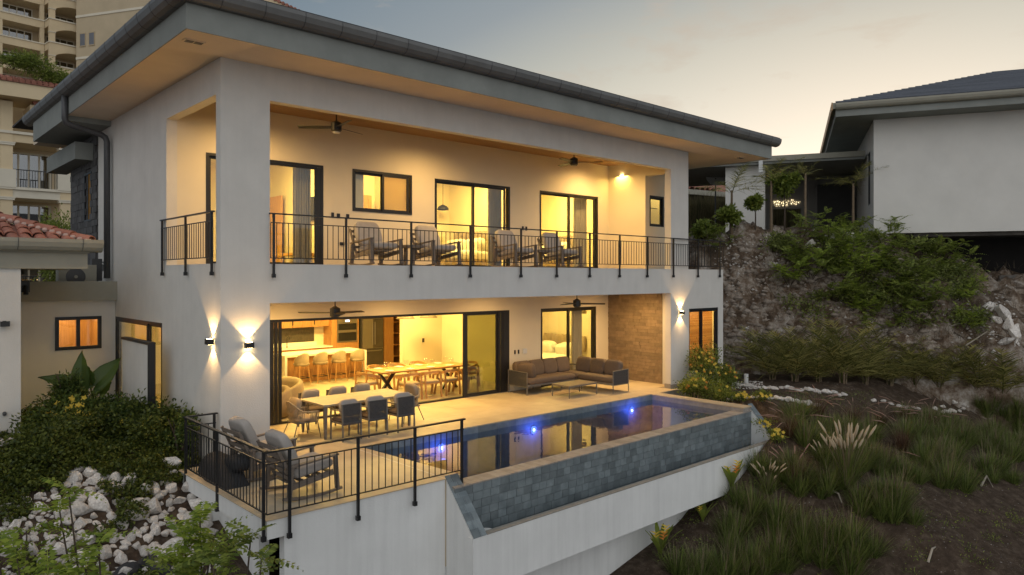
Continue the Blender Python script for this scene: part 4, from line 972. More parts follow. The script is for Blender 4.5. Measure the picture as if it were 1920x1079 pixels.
nbp(M().add([(-1.5,-1.3,10.45),(17,-1.3,10.45),(17,7,13.2),(6.0,6.0,12.95)],[(0,1,2,3)]),'roof_deck',SH)
for r in range(24):
    a=r/24; y0=-1.35+a*7.3; z0=10.47+a*2.45; xl=-1.5+a*7.3
    x=xl
    while x<12:
        n=x+1.9; 
        M().box(0,n-x-.01,0,.36,0,.045).build('shingle',SH,nb,loc=(x,y0,z0),rot=(R(18),0,0)); x=n
# porch between
nbp(M().add([(-8.3,2.6,8.75),(-.1,2.6,8.75),(-.1,10,8.75),(-9,10,8.75),(-8.3,2.6,9.02),(-.1,2.6,9.02),(-.1,10,9.02),(-9,10,9.02)],[(0,3,2,1),(4,5,6,7),(0,1,5,4),(1,2,6,5),(2,3,7,6),(3,0,4,7)]),'porch_roof',FASC)
nbp(M().box(-8.35,-.1,2.5,2.6,8.86,9.10),'porch_gutter',NBEAM)
nbp(M().box(-6.15,-4.35,3.1,4.6,5.0,8.75),'porch_pier',NWALL); nbp(M().box(-4.6,-4.42,2.42,2.6,8.35,8.95),'rain_head',SILV)
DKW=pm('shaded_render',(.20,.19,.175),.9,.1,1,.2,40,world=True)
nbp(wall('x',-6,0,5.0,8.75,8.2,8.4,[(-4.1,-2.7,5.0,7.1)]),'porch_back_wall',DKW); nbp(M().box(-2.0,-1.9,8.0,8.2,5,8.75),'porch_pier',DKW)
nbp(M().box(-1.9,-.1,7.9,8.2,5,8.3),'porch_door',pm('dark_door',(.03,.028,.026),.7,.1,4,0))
lg=M()
for i in range(70): x_=random.uniform(-4.08,-2.72); z_=7.2+random.uniform(0,.42)*(1-.3*abs(x_+3.4)); r_=random.uniform(.012,.04); lg.box(x_,x_+r_,8.14,8.18,z_,z_+r_*random.uniform(.6,1.6))
tag(nbp(lg,'glowing_lattice',emit('string_glow',(1,.80,.45),1.5)),kind='stuff')
nbp(M().box(4.4,16,-.15,.05,3.33,3.52),'foundation_beam',pm('raw_concrete',()))
nbp(M().box(.3,16,2.6,2.8,1.6,5.1).box(.05,.3,.3,10,2,4.99).box(15.8,16,.3,2.6,1.6,5.1),'undercroft_wall',pm('undercroft_shade',(.012,.01,.009),1,.2,3,.3))  # near-black colour paints in the shade of the void under the house
# dish and far tiled house in the gap
fh=thing('distant_tiled_house','distant house with pale red tiled roof seen under the eaves','house',(*cf(12.5,52,0)[:2],5),HEAD-R(60))
M().box(-6,6,0,6,0,4.6).build('wall',pm('brown_wall',(.05,.035,.028),.9,.1,2,.1),fh); M().add([(-7,-1,4.5),(7,-1,4.5),(7,6,7.5),(-7,6,7.5)],[(0,1,2,3)]).build('roof_deck',TERRA,fh); M().box(-7,7,-1.1,-1,4.25,4.6).build('fascia',NBEAM,fh)
for r in range(9):
    for c in range(28): 
        if c>17: continue
        M().tube([(0,0,0),(0,.9,.36)],[.26,.22],6,cap=False).build('roof_tile',TERRA,fh,loc=(-7+c*.5,-1.05+r*.78,4.56+r*.335))
t=thing('satellite_dish','grey satellite dish tilted below the porch roof','satellite dish',(*cf(10.8,38.5,0)[:2],6.0),HEAD-R(100))
M().lathe([(.02,0),(.3,.03),(.52,.12),(.53,.12),(.30,.015),(.02,-.015)],20).build('dish',SILV,t,loc=(0,0,2.7),rot=(R(65),R(20),0)); M().tube([(0,0,0),(0,0,2.7)],.04,6).build('mast',DKG,t)
# left neighbour with terracotta roof -------------------------------------
ln=thing('tiled_outbuilding','white outbuilding with terracotta barrel tiles and beige gutter','house',(0,0,0))
def lp(m,name,mat,parent=None,**k): return m.build(name,mat,parent or ln,**k)
lp(M().box(-4,2.54,17.05,22,-1,3.62),'wall',WALL); lp(M().box(-4,3.69,17.0,20.5,3.62,3.945),'beam',NBEAM)
lp(M().box(-4,3.72,16.92,20.6,3.947,3.985),'eave_board',NBEAM)
gq=lp(gutter_profile((-4,16.96,3.995),(3.93,16.96,3.995),(0,-1,0)),'gutter',NBEAM)
for x in (1.2,2.45,3.55): M().ext([Vector((x,16.959-a,3.995+b)) for a,b in ((0,.212),(.24,.23),(.245,.15),(.21,.055),(.15,-.008),(0,-.042))],(.008,0,0)).build('gutter_joint',DKG,gq)
SL=.36
lp(M().add([(-4,16.9,4.12),(3.72,16.9,4.12),(1.0,19.7,4.12+2.8*SL),(-4,19.7,4.12+2.8*SL),(3.72,20.6,4.12)],[(0,1,2,3),(1,4,2)]),'roof_deck',TERRA)
def barrel_tile(r,L,nm='roof_tile'):
    m=M(); n=6; V=[]
    for y,rr,zz in ((0,r,0),(L,r*.82,0)):
        for q in (rr,rr-.018):
            for k in range(n+1): a=math.pi*k/n; V.append((q*math.cos(a),y,q*math.sin(a)*.75+zz))
    F=[]; w=n+1
    for k in range(n): F+=[(k,k+1,2*w+k+1,2*w+k),(w+k,3*w+k,3*w+k+1,w+k+1),(k,w+k,w+k+1,k+1)]
    return m.add(V,F).mesh(nm,TERRA,False)
bt=barrel_tile(.115,.46)
for r in range(8):
    for c in range(26):
        x=3.58-c*.235+(.03*math.sin(c*3+r)); y=16.86+r*.36
        if x>3.72-(y-16.9)*.97-.12 or x<-.2: continue
        link('roof_tile',bt,ln,(x,y,4.125+r*.36*SL+.012+random.uniform(0,.012)),rot=(math.atan(SL)-.05,random.uniform(-.04,.04),random.uniform(-.03,.03)))
ht=barrel_tile(.125,.50)
for k in range(10):
    s=k*.40; link('ridge_tile',ht,ln,(3.74-s*.69,16.88+s*.71,4.17+s*.71*SL+.04),rot=(math.atan(SL*.71)-.04,0,R(44)))
m=M()
for k in range(26): s=k*.15; m.puff((3.66-s*.69,16.90+s*.71-.05,4.18+s*.71*SL+.01),.17,.15,.11,.9,nu=6,nv=4)
lp(m,'hip_mortar',MORT)
sconce(2.27,17.045,2.55,0,'unlit black box lamp on the far left white wall',lit=False)
t=thing('wall_spigot','small dark wall fixture low on the far left white wall','spigot',(2.27,17.04,.80)); M().puff((0,-.03,0),.07,.07,.09,.9,nu=8,nv=6).build('body',DKG,t)
# low wing between it and the villa
wg=thing('low_wing','low flat roofed wing with a lit two pane window between the two houses','house',(0,0,0))
def wp(m,name,mat,parent=None,**k): return m.build(name,mat,parent or wg,**k)
wp(wall('x',-2,4.984,-1,2.88,20.15,20.35,[(3.685,4.675,1.69,2.49)]),'wall',NWALL); wp(M().box(-2,4.984,19.95,20.35,2.88,3.345),'parapet',NBEAM)
wp(M().box(-2,4.96,20.35,24,3.0,3.06),'flat_roof',DKG)
w=wp(M().box(3.685,3.765,20.12,20.2,1.69,2.49).box(4.595,4.675,20.12,20.2,1.69,2.49).box(3.765,4.595,20.12,20.2,1.69,1.77).box(3.765,4.595,20.12,20.2,2.41,2.49).box(4.13,4.21,20.12,20.2,1.77,2.41),'window',BLK)
M().box(3.765,4.595,20.165,20.17,1.77,2.41).build('pane',GLASS,w)
wp(M().box(3.2,4.9,21.9,22.0,.5,2.8).box(3.2,3.3,20.36,21.9,.5,2.8).box(4.85,4.95,20.36,21.9,.5,2.8),'wooden_wardrobe',WOODD)
lamp('AREA',(4.1,21.1,2.78),26,size=.8)
t=thing('air_conditioner','beige outdoor air conditioner unit on the flat roof','air conditioner',(4.28,20.7,3.06))
M().box(-.42,.42,0,.32,.06,.70).build('case',NBEAM,t,bevel=.01); M().lathe([(.215,0),(.215,.02),(.05,.03),(.05,.035)],24).build('fan_grille',DKG,t,loc=(-.05,-.002,.40),rot=(R(90),0,0))
M().lathe([(.04,.0),(.04,.01)],12).build('fan_hub',NBEAM,t,loc=(-.05,-.04,.40),rot=(R(90),0,0)); M().box(-.4,.4,.02,.3,0,.06).build('foot',DKG,t)
t=thing('electric_meter_box','grey meter boxes and conduit on the wall above the flat roof','meter box',(4.93,20.9,3.3)); M().box(-.30,-.06,0,.14,.05,.62).build('box',DKG,t); M().box(-.03,.05,-.1,.12,.30,.55).build('junction_box',pm('grey_box',(.3,.3,.3),.6,.05,3,0),t); M().tube([(-.06,0,.5),(.02,-.1,.45),(.02,-.1,.2)],.015,6).build('conduit',SILV,t)
t=thing('parapet_pipe','black pipe outlet sticking out of the parapet','pipe',(3.05,19.95,3.0)); M().tube([(0,.05,.22),(0,-.12,.22),(0,-.16,.05)],.05,8).build('pipe',BLK,t); M().box(-.09,.09,-.04,0,.1,.38).build('bracket',BLK,t)
# apartment blocks -----------------------------------------------------------
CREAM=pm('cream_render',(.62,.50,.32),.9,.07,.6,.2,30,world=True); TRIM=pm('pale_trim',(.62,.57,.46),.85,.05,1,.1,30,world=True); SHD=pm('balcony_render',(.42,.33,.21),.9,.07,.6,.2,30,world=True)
APG=clear('apartment_glass',(.30,.33,.34),.22); CURW=pm('white_curtain',(.45,.47,.46),.9,.08,1,.0)
# nearer block: facade along x at y=47
ap=thing('cream_terraced_apartments','cream apartment block with stone columns and railed balconies behind the tiled roof','apartment building',(0,0,0))
def app(m,name,mat,parent=None,**k): return m.build(name,mat,parent or ap,**k)
Y0=47.0; FL=[-.5,2.5,5.35,8.3,11.3]
def xw(px,y=Y0):
    u=(px-960)/FPX; return y*(FX[0]+u*RX[0])/(FX[1]+u*RX[1])
X0,X1=xw(-60),xw(136)
app(M().box(X0,X1+1,Y0+2.4,Y0+9,-2,13.2),'wall',CREAM)
for k,z in enumerate(FL):
    app(M().box(X0,X1,Y0,Y0+2.4,z-.55,z),'balcony_slab',CREAM if k!=3 else TRIM)
    app(M().box(X0,X1+.1,Y0-.12,Y0,z-.12,z+.02),'slab_moulding',TRIM)
for px in (-25,12,124):
    xc=xw(px); 
    app(M().box(xc-.28,xc+.28,Y0-.05,Y0+.5,-2,12.9),'column',CREAM)
    for z in FL[1:4]:
        app(M().box(xc-.42,xc+.42,Y0-.15,Y0+.6,z-.02,z+.95),'pedestal',TRIM); app(M().box(xc-.36,xc+.36,Y0-.12,Y0+.55,z+2.25,z+2.36).box(xc-.40,xc+.40,Y0-.14,Y0+.57,z+2.36,z+2.42),'capital',TRIM)
for z in FL[:4]:
    xa,xb=xw(24),xw(112)
    w=app(M().box(xa,xb,Y0+2.3,Y0+2.38,z+2.15,z+2.25).box(xa,xa+.08,Y0+2.3,Y0+2.38,z,z+2.15).box(xb-.08,xb,Y0+2.3,Y0+2.38,z,z+2.15),'window',TRIM)
    n=4
    for q in range(n):
        a=xa+.08+(xb-xa-.16)*q/n; b=xa+.08+(xb-xa-.16)*(q+1)/n
        M().box(a+.04,b-.04,Y0+2.34,Y0+2.35,z+.02,z+2.15).build('pane',APG,w); M().box(b-.05,b+.05,Y0+2.31,Y0+2.36,z,z+2.15).build('mullion',TRIM,w)
        if q in (0,2): M().box(a+.05,b-.4,Y0+2.37,Y0+2.39,z+.02,z+2.12).build('curtain',CURW,w)
for z in FL[1:4]:
    r=app(M().box(xw(18),xw(120),Y0+.02,Y0+.06,z+.95,z+1.0),'balcony_rail',BLK)
    me=M().box(-.012,.012,-.012,.012,0,.95).mesh('baluster',BLK); x=xw(18)
    while x<xw(120): link('baluster',me,r,(x,Y0+.04,z)); x+=.13
app(M().ext([(X0,Y0-1.0,13.0),(X0,Y0-1.0,13.75),(X0,Y0+2,13.75),(X0,Y0+2,13.0)],(xw(66)-X0+.9,0,0)),'cornice',CREAM)
app(M().box(xw(54),xw(118)+1,Y0-.4,Y0+2,12.1,12.8),'cornice',CREAM)
q=app(M().box(X0,xw(66)+.9,Y0-1.1,Y0+1.6,13.76,13.8),'eave',TERRA)
for k in range(40):
    x=xw(68)+.8-k*.27
    if x<X0: break
    M().tube([(0,0,0),(0,1.0,.3)],.13,6).build('roof_tile',TERRA,q,loc=(x,Y0-1.12,13.86))
for k in range(24): M().tube([(0,0,0),(0,1.0,.3)],.13,6).build('roof_tile',TERRA,q,loc=(xw(64)+k*.27,Y0-.5,12.9))
# tall tower behind
tw=thing('apartment_tower','tall cream apartment tower with arched balconies far behind at the upper left','apartment building',(*cf((60-960)/FPX*92,92,0)[:2],0),HEAD-R(40.4))
def twp(m,name,mat,parent=None,**k): return m.build(name,mat,parent or tw,**k)
# local x: along facade receding right; origin at px 60
H0=24.0; FH=2.98
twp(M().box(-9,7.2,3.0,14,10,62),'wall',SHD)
zb=3.45+(520-84)/FPX*94
for k in range(-3,6):
    z=zb+k*FH
    # left bay: rectangular openings, right bay: arches, right bay stands forward
    twp(M().box(-3.6,1.55,.6,3.0,z-1.05,z-.15),'balcony_front',CREAM); twp(M().box(-3.65,1.6,.5,3.0,z-.15,z),'sill_band',TRIM)
    twp(M().box(1.6,7.1,-1.2,3.0,z-.98,z-.15),'balcony_front',CREAM); twp(M().box(1.52,7.2,-1.32,3.0,z-.15,z),'sill_band',TRIM)
    n=14; P=[(2.25,-1.2,z+2.02)]+[(2.25+4.2*i/n,-1.2,z+1.28+.62*math.sin(math.pi*i/n)**.8) for i in range(n+1)]+[(6.45,-1.2,z+2.02)]
    twp(M().ext(P[::-1],(0,.35,0)),'arch',CREAM)
    twp(M().box(1.6,2.25,-1.2,-.7,z,z+2.02).box(6.45,7.1,-1.2,-.7,z,z+2.02).box(1.6,2.0,2.5,3,z,z+2.),'pier',CREAM)
    twp(M().box(1.54,2.31,-1.27,-.7,z+1.15,z+1.25).box(6.39,7.16,-1.27,-.7,z+1.15,z+1.25),'capital',TRIM)
    twp(M().box(-3.6,-3.0,.6,1.1,z,z+2.0).box(1.1,1.55,.6,1.1,z,z+2.0),'pier',CREAM)
    for xa,xb in ((-2.6,.9),(2.4,5.8)):
        w=twp(M().box(xa,xb,2.9,2.98,z+1.62,z+1.72).box(xa,xa+.08,2.9,2.98,z,z+1.62).box(xb-.08,xb,2.9,2.98,z,z+1.62),'window',TRIM); nn=4
        for q in range(nn):
            a=xa+.08+(xb-xa-.16)*q/nn; b=a+(xb-xa-.16)/nn
            M().box(a+.05,b-.05,2.94,2.95,z,z+1.62).build('pane',APG,w); M().box(b-.05,b+.05,2.9,2.97,z,z+1.62).build('mullion',TRIM,w)
        M().box(xa+1.0,xa+1.7,2.96,2.98,z,z+1.6).build('curtain',CURW,w)
# plain right wing, faces left-towards viewer
tr=thing('plain_tower_wing','plain beige tower wing with two small windows behind the villa roof','apartment building',(*cf((143-960)/FPX*94,94,0)[:2],0),HEAD+R(72.6)-R(180))
BEI=pm('beige_tower_render',(.46,.375,.25),.9,.07,.5,.4,20,world=True)
M().box(0,20,0,6,10,64).build('wall',BEI,tr)
for z in (20.3,26.2,31.6,37.0): M().box(0,20,-.08,-.002,z,z+.3).build('string_course',TRIM,tr)
for k in range(4):
    for x in (.6,2.1):
        z=33.2-k*5.6+(2.9-.0 if 0 else 0)
        w=M().box(x,x+1.0,-.10,-.002,z,z+.12).box(x,x+.1,-.07,-.002,z+.12,z+1.75).box(x+.9,x+1.0,-.07,-.002,z+.12,z+1.75).box(x+.1,x+.9,-.07,-.002,z+1.65,z+1.75).build('window',SHD,tr); M().box(x+.1,x+.9,-.05,-.04,z+.12,z+1.65).build('pane',pm('grey_pane',(.12,.13,.15),.3,.05,2,0),w)
# gable eave showing over the ridge
x_,y_,_=cf(-16.85,60,0)
te=thing('tower_roof_eave','tiled gable eave peeping above the villa gutter at the top left','roof',(x_,y_,25.0),HEAD-R(90))
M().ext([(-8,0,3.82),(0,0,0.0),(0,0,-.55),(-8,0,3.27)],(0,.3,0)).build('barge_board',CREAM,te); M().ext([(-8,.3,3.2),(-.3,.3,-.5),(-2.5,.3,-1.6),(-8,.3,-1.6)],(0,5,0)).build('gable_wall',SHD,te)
for k in range(24): M().tube([(0,0,0),(0,2,0)],.15,6).build('roof_tile',TERRA,te,loc=(-.1-k*.33,-.1,.14+k*.1575))
# ------------------------------------------------------------------ planting: fast builders
def np_mesh(name,V,Q,mat,smooth=False):
    me=bpy.data.meshes.new(name); V=np.asarray(V,np.float32).reshape(-1,3); Q=np.asarray(Q,np.int32); k=Q.shape[1]
    me.vertices.add(len(V)); me.vertices.foreach_set('co',V.ravel()); me.loops.add(Q.size); me.loops.foreach_set('vertex_index',Q.ravel())
    me.polygons.add(len(Q)); me.polygons.foreach_set('loop_start',np.arange(len(Q),dtype=np.int32)*k); me.polygons.foreach_set('loop_total',np.full(len(Q),k,np.int32))
    me.update(calc_edges=True); me.materials.append(mat)
    if smooth: me.polygons.foreach_set('use_smooth',[True]*len(Q))
    return me
def unit(a): return a/np.maximum(np.linalg.norm(a,axis=-1,keepdims=True),1e-6)
def leaves(P,D,Nn,L,Wd,fold=.25,seg=1):
    """pointed leaves: base, two sides, tip"""
    P=np.asarray(P,float); n=len(P); D=unit(D); S=unit(np.cross(D,Nn)); U=np.cross(S,D); L=np.broadcast_to(L,(n,))[:,None]; Wd=np.broadcast_to(Wd,(n,))[:,None]
    b=P; a=P+D*L*.45-S*Wd*.5+U*Wd*fold; c=P+D*L*.45+S*Wd*.5+U*Wd*fold; t=P+D*L-U*L*.12
    V=np.stack([b,a,t,c],1).reshape(-1,3); Q=np.arange(n*4).reshape(n,4)
    return V,Q
def strips(P,D,L,Wd,droop,seg=3,side=None):
    """ribbons that start at P along D and sag"""
    P=np.asarray(P,float); n=len(P); D=unit(D); L=np.broadcast_to(L,(n,)); Wd=np.broadcast_to(Wd,(n,)); droop=np.broadcast_to(droop,(n,))
    S=np.cross(D,[0,0,1.0]) if side is None else side; S=unit(S+1e-4)
    R_=[]
    for k in range(seg+1):
        a=k/seg; c=P+D*(L*a)[:,None]+np.array([0,0,-1.0])*(droop*L*a*a)[:,None]; w=Wd*(1-.92*a**1.6)*.5
        R_.append(c-S*w[:,None]); R_.append(c+S*w[:,None])
    V=np.stack(R_,1).reshape(-1,3); m=2*(seg+1); base=(np.arange(n)*m)[:,None]
    Q=np.concatenate([base+np.array([[2*k,2*k+1,2*k+3,2*k+2]]) for k in range(seg)],0)
    return V,Q
def join(parts):
    V=[];Q=[];o=0
    for v,q in parts: V.append(v); Q.append(q+o); o+=len(v)
    return np.concatenate(V),np.concatenate(Q)
def rdir(n,up=0.0):
    d=rng.normal(size=(n,3)); d=unit(d); d[:,2]+=up; return unit(d)
def crown(n,rad,L,Wd,clumps=14,spread=.34,up=.2):
    """leaves gathered in clumps inside an uneven volume; origin at crown centre"""
    c=rdir(clumps)*np.array(rad)*(rng.uniform(.35,.95,(clumps,1))); k=rng.integers(0,clumps,n)
    P=c[k]+rng.normal(size=(n,3))*spread*np.array(rad)*.7; D=unit(P-c[k]+rdir(n)*.1+[0,0,up*.2]); 
    return leaves(P,unit(D+rdir(n)*.6),rdir(n,.6),rng.uniform(.7,1.3,n)*L,Wd)
def plant(name,label,cat,loc,parts,group=None,rz=0,scale=None):
    t=thing(name,label,cat,loc,rz,group)
    if scale: t.scale=(scale,)*3
    for nm,me in parts: link(nm,me,t)
    return t
# ---- ground cover on the left bank
def inside_cover(x,y):
    if x>4.9 or (x>4.25 and y<13.35): return False
    edge=12.15+.55*math.sin(x*2.1)+.5*noise.noise(Vector((x*1.3,y*.9,5)))*2+max(0,2.6-x)*.0
    return y>edge
def project(x,y,z):
    t=x*FX[0]+y*FX[1]; return 960+(x*RX[0]+y*RX[1])/t*FPX, HORY-(z-CAMZ)/t*FPX
def rocky(x,y):
    px,py=project(x,y,gh(x,y,False)); b=np.interp(px,[0,60,110,170,215,255,300,330,400],[960,935,915,890,905,945,915,880,868])+26*noise.noise(Vector((x*2.1,y*2.1,3)))
    return py-b
pts=[]
while len(pts)<52000:
    x=rng.uniform(-.5,4.98); y=rng.uniform(10.6,20.0)
    if rng.random()<.35: y=rng.uniform(11.2,15)
    if x>4.9 or (x>4.3 and y<13.35): continue
    d_=rocky(x,y)
    if d_<0 or (noise.noise(Vector((x*1.9,y*1.3,1)))>.22+d_*.0012 and rng.random()<.8): pts.append((x,y))
P=np.array([(x,y,gh(x,y)+.05+.13*(.5+noise.noise(Vector((x*2.2,y*2.2,9))))+rng.uniform(-.07,.07)) for x,y in pts])
n=len(P); D=rdir(n,.2); D[:,1]-=.35; 
V,Q=leaves(P,unit(D),rdir(n,1.2),rng.uniform(.045,.085,n),rng.uniform(.03,.05,n))
tag(link('ground_cover',np_mesh('ground_cover',V,Q,G_COV)),kind='stuff')
# trailing tufts thicken it into mounds
pts=[(rng.uniform(2.4,4.8),rng.uniform(14.6,17.6)) for _ in range(16)]
sh=[]
for x,y in pts:
    v,q=crown(900,(.5,.5,.38),.075,.042,10); v=v+np.array([x,y,gh(x,y)+.32]); sh.append((v,q))
V,Q=join(sh); tag(link('shrub_mass',np_mesh('shrub_mass',V,Q,G_COV)),kind='stuff')
# ---- rocks
rock_me=[]; rock_dk=[]
def rock(seed,mat):
    m=bpy.data.meshes.new('rock'); import bmesh; b=bmesh.new(); bmesh.ops.create_icosphere(b,subdivisions=3,radius=1)
    for v in b.verts:
        d=v.co.copy(); f=1+.42*noise.noise(d*1.1+Vector((seed*7,0,0)))+.10*noise.noise(d*2.8+Vector((0,seed*5,0)))
        v.co=d*f
        for k in range(9):
            nn=Vector((math.sin(seed*3+k*2),math.cos(seed*5+k*1.7),math.sin(seed+k*4))).normalized(); h=v.co.dot(nn)
            if h>.66: v.co-=nn*(h-.66)*.95
    for f in b.faces: f.smooth=False
    b.to_mesh(m); b.free(); m.materials.append(mat); return m
rock_me=[rock(i,ROCKW) for i in range(8)]; rock_dk=[rock(20+i,ROCKD) for i in range(3)]
placed=[]; cnt=0
tries=0
while cnt<296 and tries<30000:
    tries+=1
    px=random.uniform(5,410); py=random.uniform(860,1115)
    p=at(px,py)
    if rocky(p.x,p.y)<-14: continue
    if p.x>4.45: continue
    r=random.choice((.075,.09,.11,.13,.15,.19))
    if px<110: r*=.62
    if any((p-q).length<(r+s)*.66 for q,s in placed): continue
    placed.append((p,r)); cnt+=1
    o=link('white_rock',rock_me[cnt%8],None,(p.x,p.y,p.z+r*.35),rot=(random.uniform(0,6),random.uniform(0,6),random.uniform(0,6)),scale=(r*random.uniform(.85,1.2),r*random.uniform(.8,1.1),r*random.uniform(.75,1.0)))
    tag(o,('large' if r>.14 else 'medium' if r>.10 else 'small')+' pale rock '+('at the far left of the heap' if px<110 else 'in the left half of the heap' if px<210 else 'in the middle of the heap' if px<300 else 'beside the terrace wall')+(', near its top' if py<945 else ', low in the heap' if py>1030 else ''),'rock','pale rocks on the left bank')
for px,py,r in ((236,1085,.16),(262,1070,.15),(285,1062,.14),(226,1100,.18),(310,1050,.10),(300,1085,.16)):
    p=at(px,py); o=link('dark_rock',rock_dk[int(px)%3],None,(p.x,p.y,p.z+r*.4),rot=(random.uniform(0,6),0,random.uniform(0,6)),scale=(r*1.3,r,r*.7)); tag(o,'charcoal rock at the foot of the pale rock heap','rock','dark rocks below the pale rocks')
p=at(8,842); o=link('white_slab',rock_me[2],None,(p.x,p.y,p.z+.12),rot=(0,0,.4),scale=(.28,.14,.09)); tag(o,'long pale stone lying in the ground cover at the far left edge','rock')
# ---- elephant ear plant
def ear_leaf(L,Wd):
    V=[];F=[];n=10;k=6
    for i in range(n+1):
        a=i/n; w=Wd*(math.sin(math.pi*min(1,a*1.02+.04))**.62)*(1-.35*a)
        for j in range(-k,k+1):
            b=j/k; rip=.012*math.cos(j*3.1)*abs(b)+.02*math.sin(i*2.2+j)*abs(b)
            V.append((w*b,L*(a-.28*(abs(b)**1.3)*(1-a)),-.18*L*a*a+.10*L*abs(b)*(1-a*.4)+rip))
    w_=2*k+1
    F=[(i*w_+j,i*w_+j+1,(i+1)*w_+j+1,(i+1)*w_+j) for i in range(n) for j in range(w_-1)]
    return V,F
b0=Vector((4.05,17.9,.2)); ee=thing('elephant_ear','elephant ear plant with huge rippled dark leaves under the lit window','plant',b0)
for bx,by,tx,ty,Wd,up_ in ((153,728,150,668,.21,.35),(178,724,219,676,.24,.25),(146,722,84,707,.17,.75),(168,716,158,688,.20,.15),(150,742,128,758,.10,.3),(188,738,205,712,.16,.2)):
    def wpt(px,py,Y=17.75):
        u=(px-960)/FPX; D=Vector((FX[0]+u*RX[0],FX[1]+u*RX[1],(HORY-py)/FPX)); return Vector((0,0,CAMZ))+D*(Y/D.y)
    q=wpt(bx,by); e=wpt(tx,ty)-q; L=e.length; yx=e.normalized(); zz=(Vector((-FX[0],-FX[1],0))+Vector((random.uniform(-.3,.3),0,up_))).normalized(); xx_=yx.cross(zz).normalized(); zz=xx_.cross(yx)
    rm=Matrix((xx_,yx,zz)).transposed(); v,f=ear_leaf(L*1.15,Wd*1.1); link('leaf',mesh_from('leaf',v,f,G_BIG,True),ee,q-b0,rot=rm.to_euler()); M().tube([(0,0,-.1),((q-b0)*.5)+Vector((0,0,.12)),q-b0+e*.1],.018,6).build('stalk',G_BIG,ee)
# ---- shrubs with yellow flowers
def flower_mesh(col_,r=.06):
    a=np.linspace(0,2*math.pi,6)[:5]; P=np.zeros((5,3)); D=np.stack([np.cos(a),np.sin(a),np.full(5,.35)],1); v,q=leaves(P,D,np.tile([0,0,1.0],(5,1)),r,r*.7,.1); return np_mesh('petals',v,q,col_)
fy=flower_mesh(YELL,.075); fo=flower_mesh(ORNG,.05); fs=flower_mesh(YELL,.055)
def shrub(name,label,loc,rad,n,L,Wd,mat,flowers=0,fm=None,clumps=14,group=None,stems=5,cat='shrub',spread=.34,fface=(-.6,-.7,.5)):
    t=thing(name,label,cat,loc,0,group); v,q=crown(n,rad,L,Wd,clumps,spread); v=v+np.array([0,0,rad[2]*1.0]); link('foliage',np_mesh('foliage',v,q,mat),t)
    m=M()
    for k in range(stems):
        a=k*2.4; m.tube([(0.03*math.cos(a),.03*math.sin(a),-.1),(rad[0]*.4*math.cos(a),rad[1]*.4*math.sin(a),rad[2]*.9),(rad[0]*.7*math.cos(a+.3),rad[1]*.7*math.sin(a+.3),rad[2]*1.6)],[.02,.012,.005],5)
    m.build('stem',BARK,t)
    for k in range(flowers):
        d=Vector(rdir(1)[0]); d.x=-abs(d.x)*.9; d.y=-abs(d.y); d.z=abs(d.z)*.9-.1
        p=Vector((d.x*rad[0]*1.05,d.y*rad[1]*1.05,rad[2]+d.z*rad[2]*1.05)); o=link('flower',fm[k%len(fm)] if isinstance(fm,list) else fm,t,p); o.rotation_euler=Vector(fface).to_track_quat('Z','Y').to_euler(); o.rotation_euler.rotate_axis('Z',k)
    return t
def gp(x,y,dz=0): return (x,y,gh(x,y)+dz)
shrub('flowering_shrub','dark leafy shrub with large yellow flowers below the elephant ear',gp(3.55,16.6,.1),(.72,.6,.40),4200,.085,.045,G_SHR,14,fy,18)
shrub('flowering_shrub','dark leafy shrub in front of the low white privacy wall',gp(4.15,15.9,.05),(.6,.65,.33),3800,.08,.045,G_SHR,4,fs,18)
shrub('upright_shrub','upright fine leaved shrub rising left of the elephant ear',gp(3.35,17.2,.55),(.28,.28,.42),1500,.09,.03,G_SHR,0,None,9)
shrub('upright_shrub','small shrub against the side wall beside the terrace railing',gp(4.62,14.2,.1),(.28,.5,.38),1600,.06,.04,G_SHR,0,None,9)
# ---- green tree beyond the outbuilding roof
x,y,_=cf((108-960)/FPX*31,31,0)
shrub('small_tree','feathery green tree between the apartments and the dark stone wall',(x,y,3.2),(.9,.9,1.35),5200,.16,.06,G_MID,0,None,26,cat='tree',stems=6)
for k,(px,py,s) in enumerate(((50,113,.8),(78,125,1.1),(95,140,.9),(118,146,.7),(20,106,.7))):
    xx=xw(px); z=3.45+(520-py)/FPX*(xx*FX[0]+46.4*FX[1]); shrub('roof_plant',['scrubby bush on the cornice left of centre','tallest scrubby bush on the apartment cornice','scrubby bush over the lower tiled cornice','scrubby bush beside the villa gutter on the cornice','scrubby bush at the left end of the cornice'][k],(xx,46.4,z-.6),(1.0*s,.5,.55*s),900,.22,.05,G_MID,0,None,12,group='bushes on the apartment cornice')
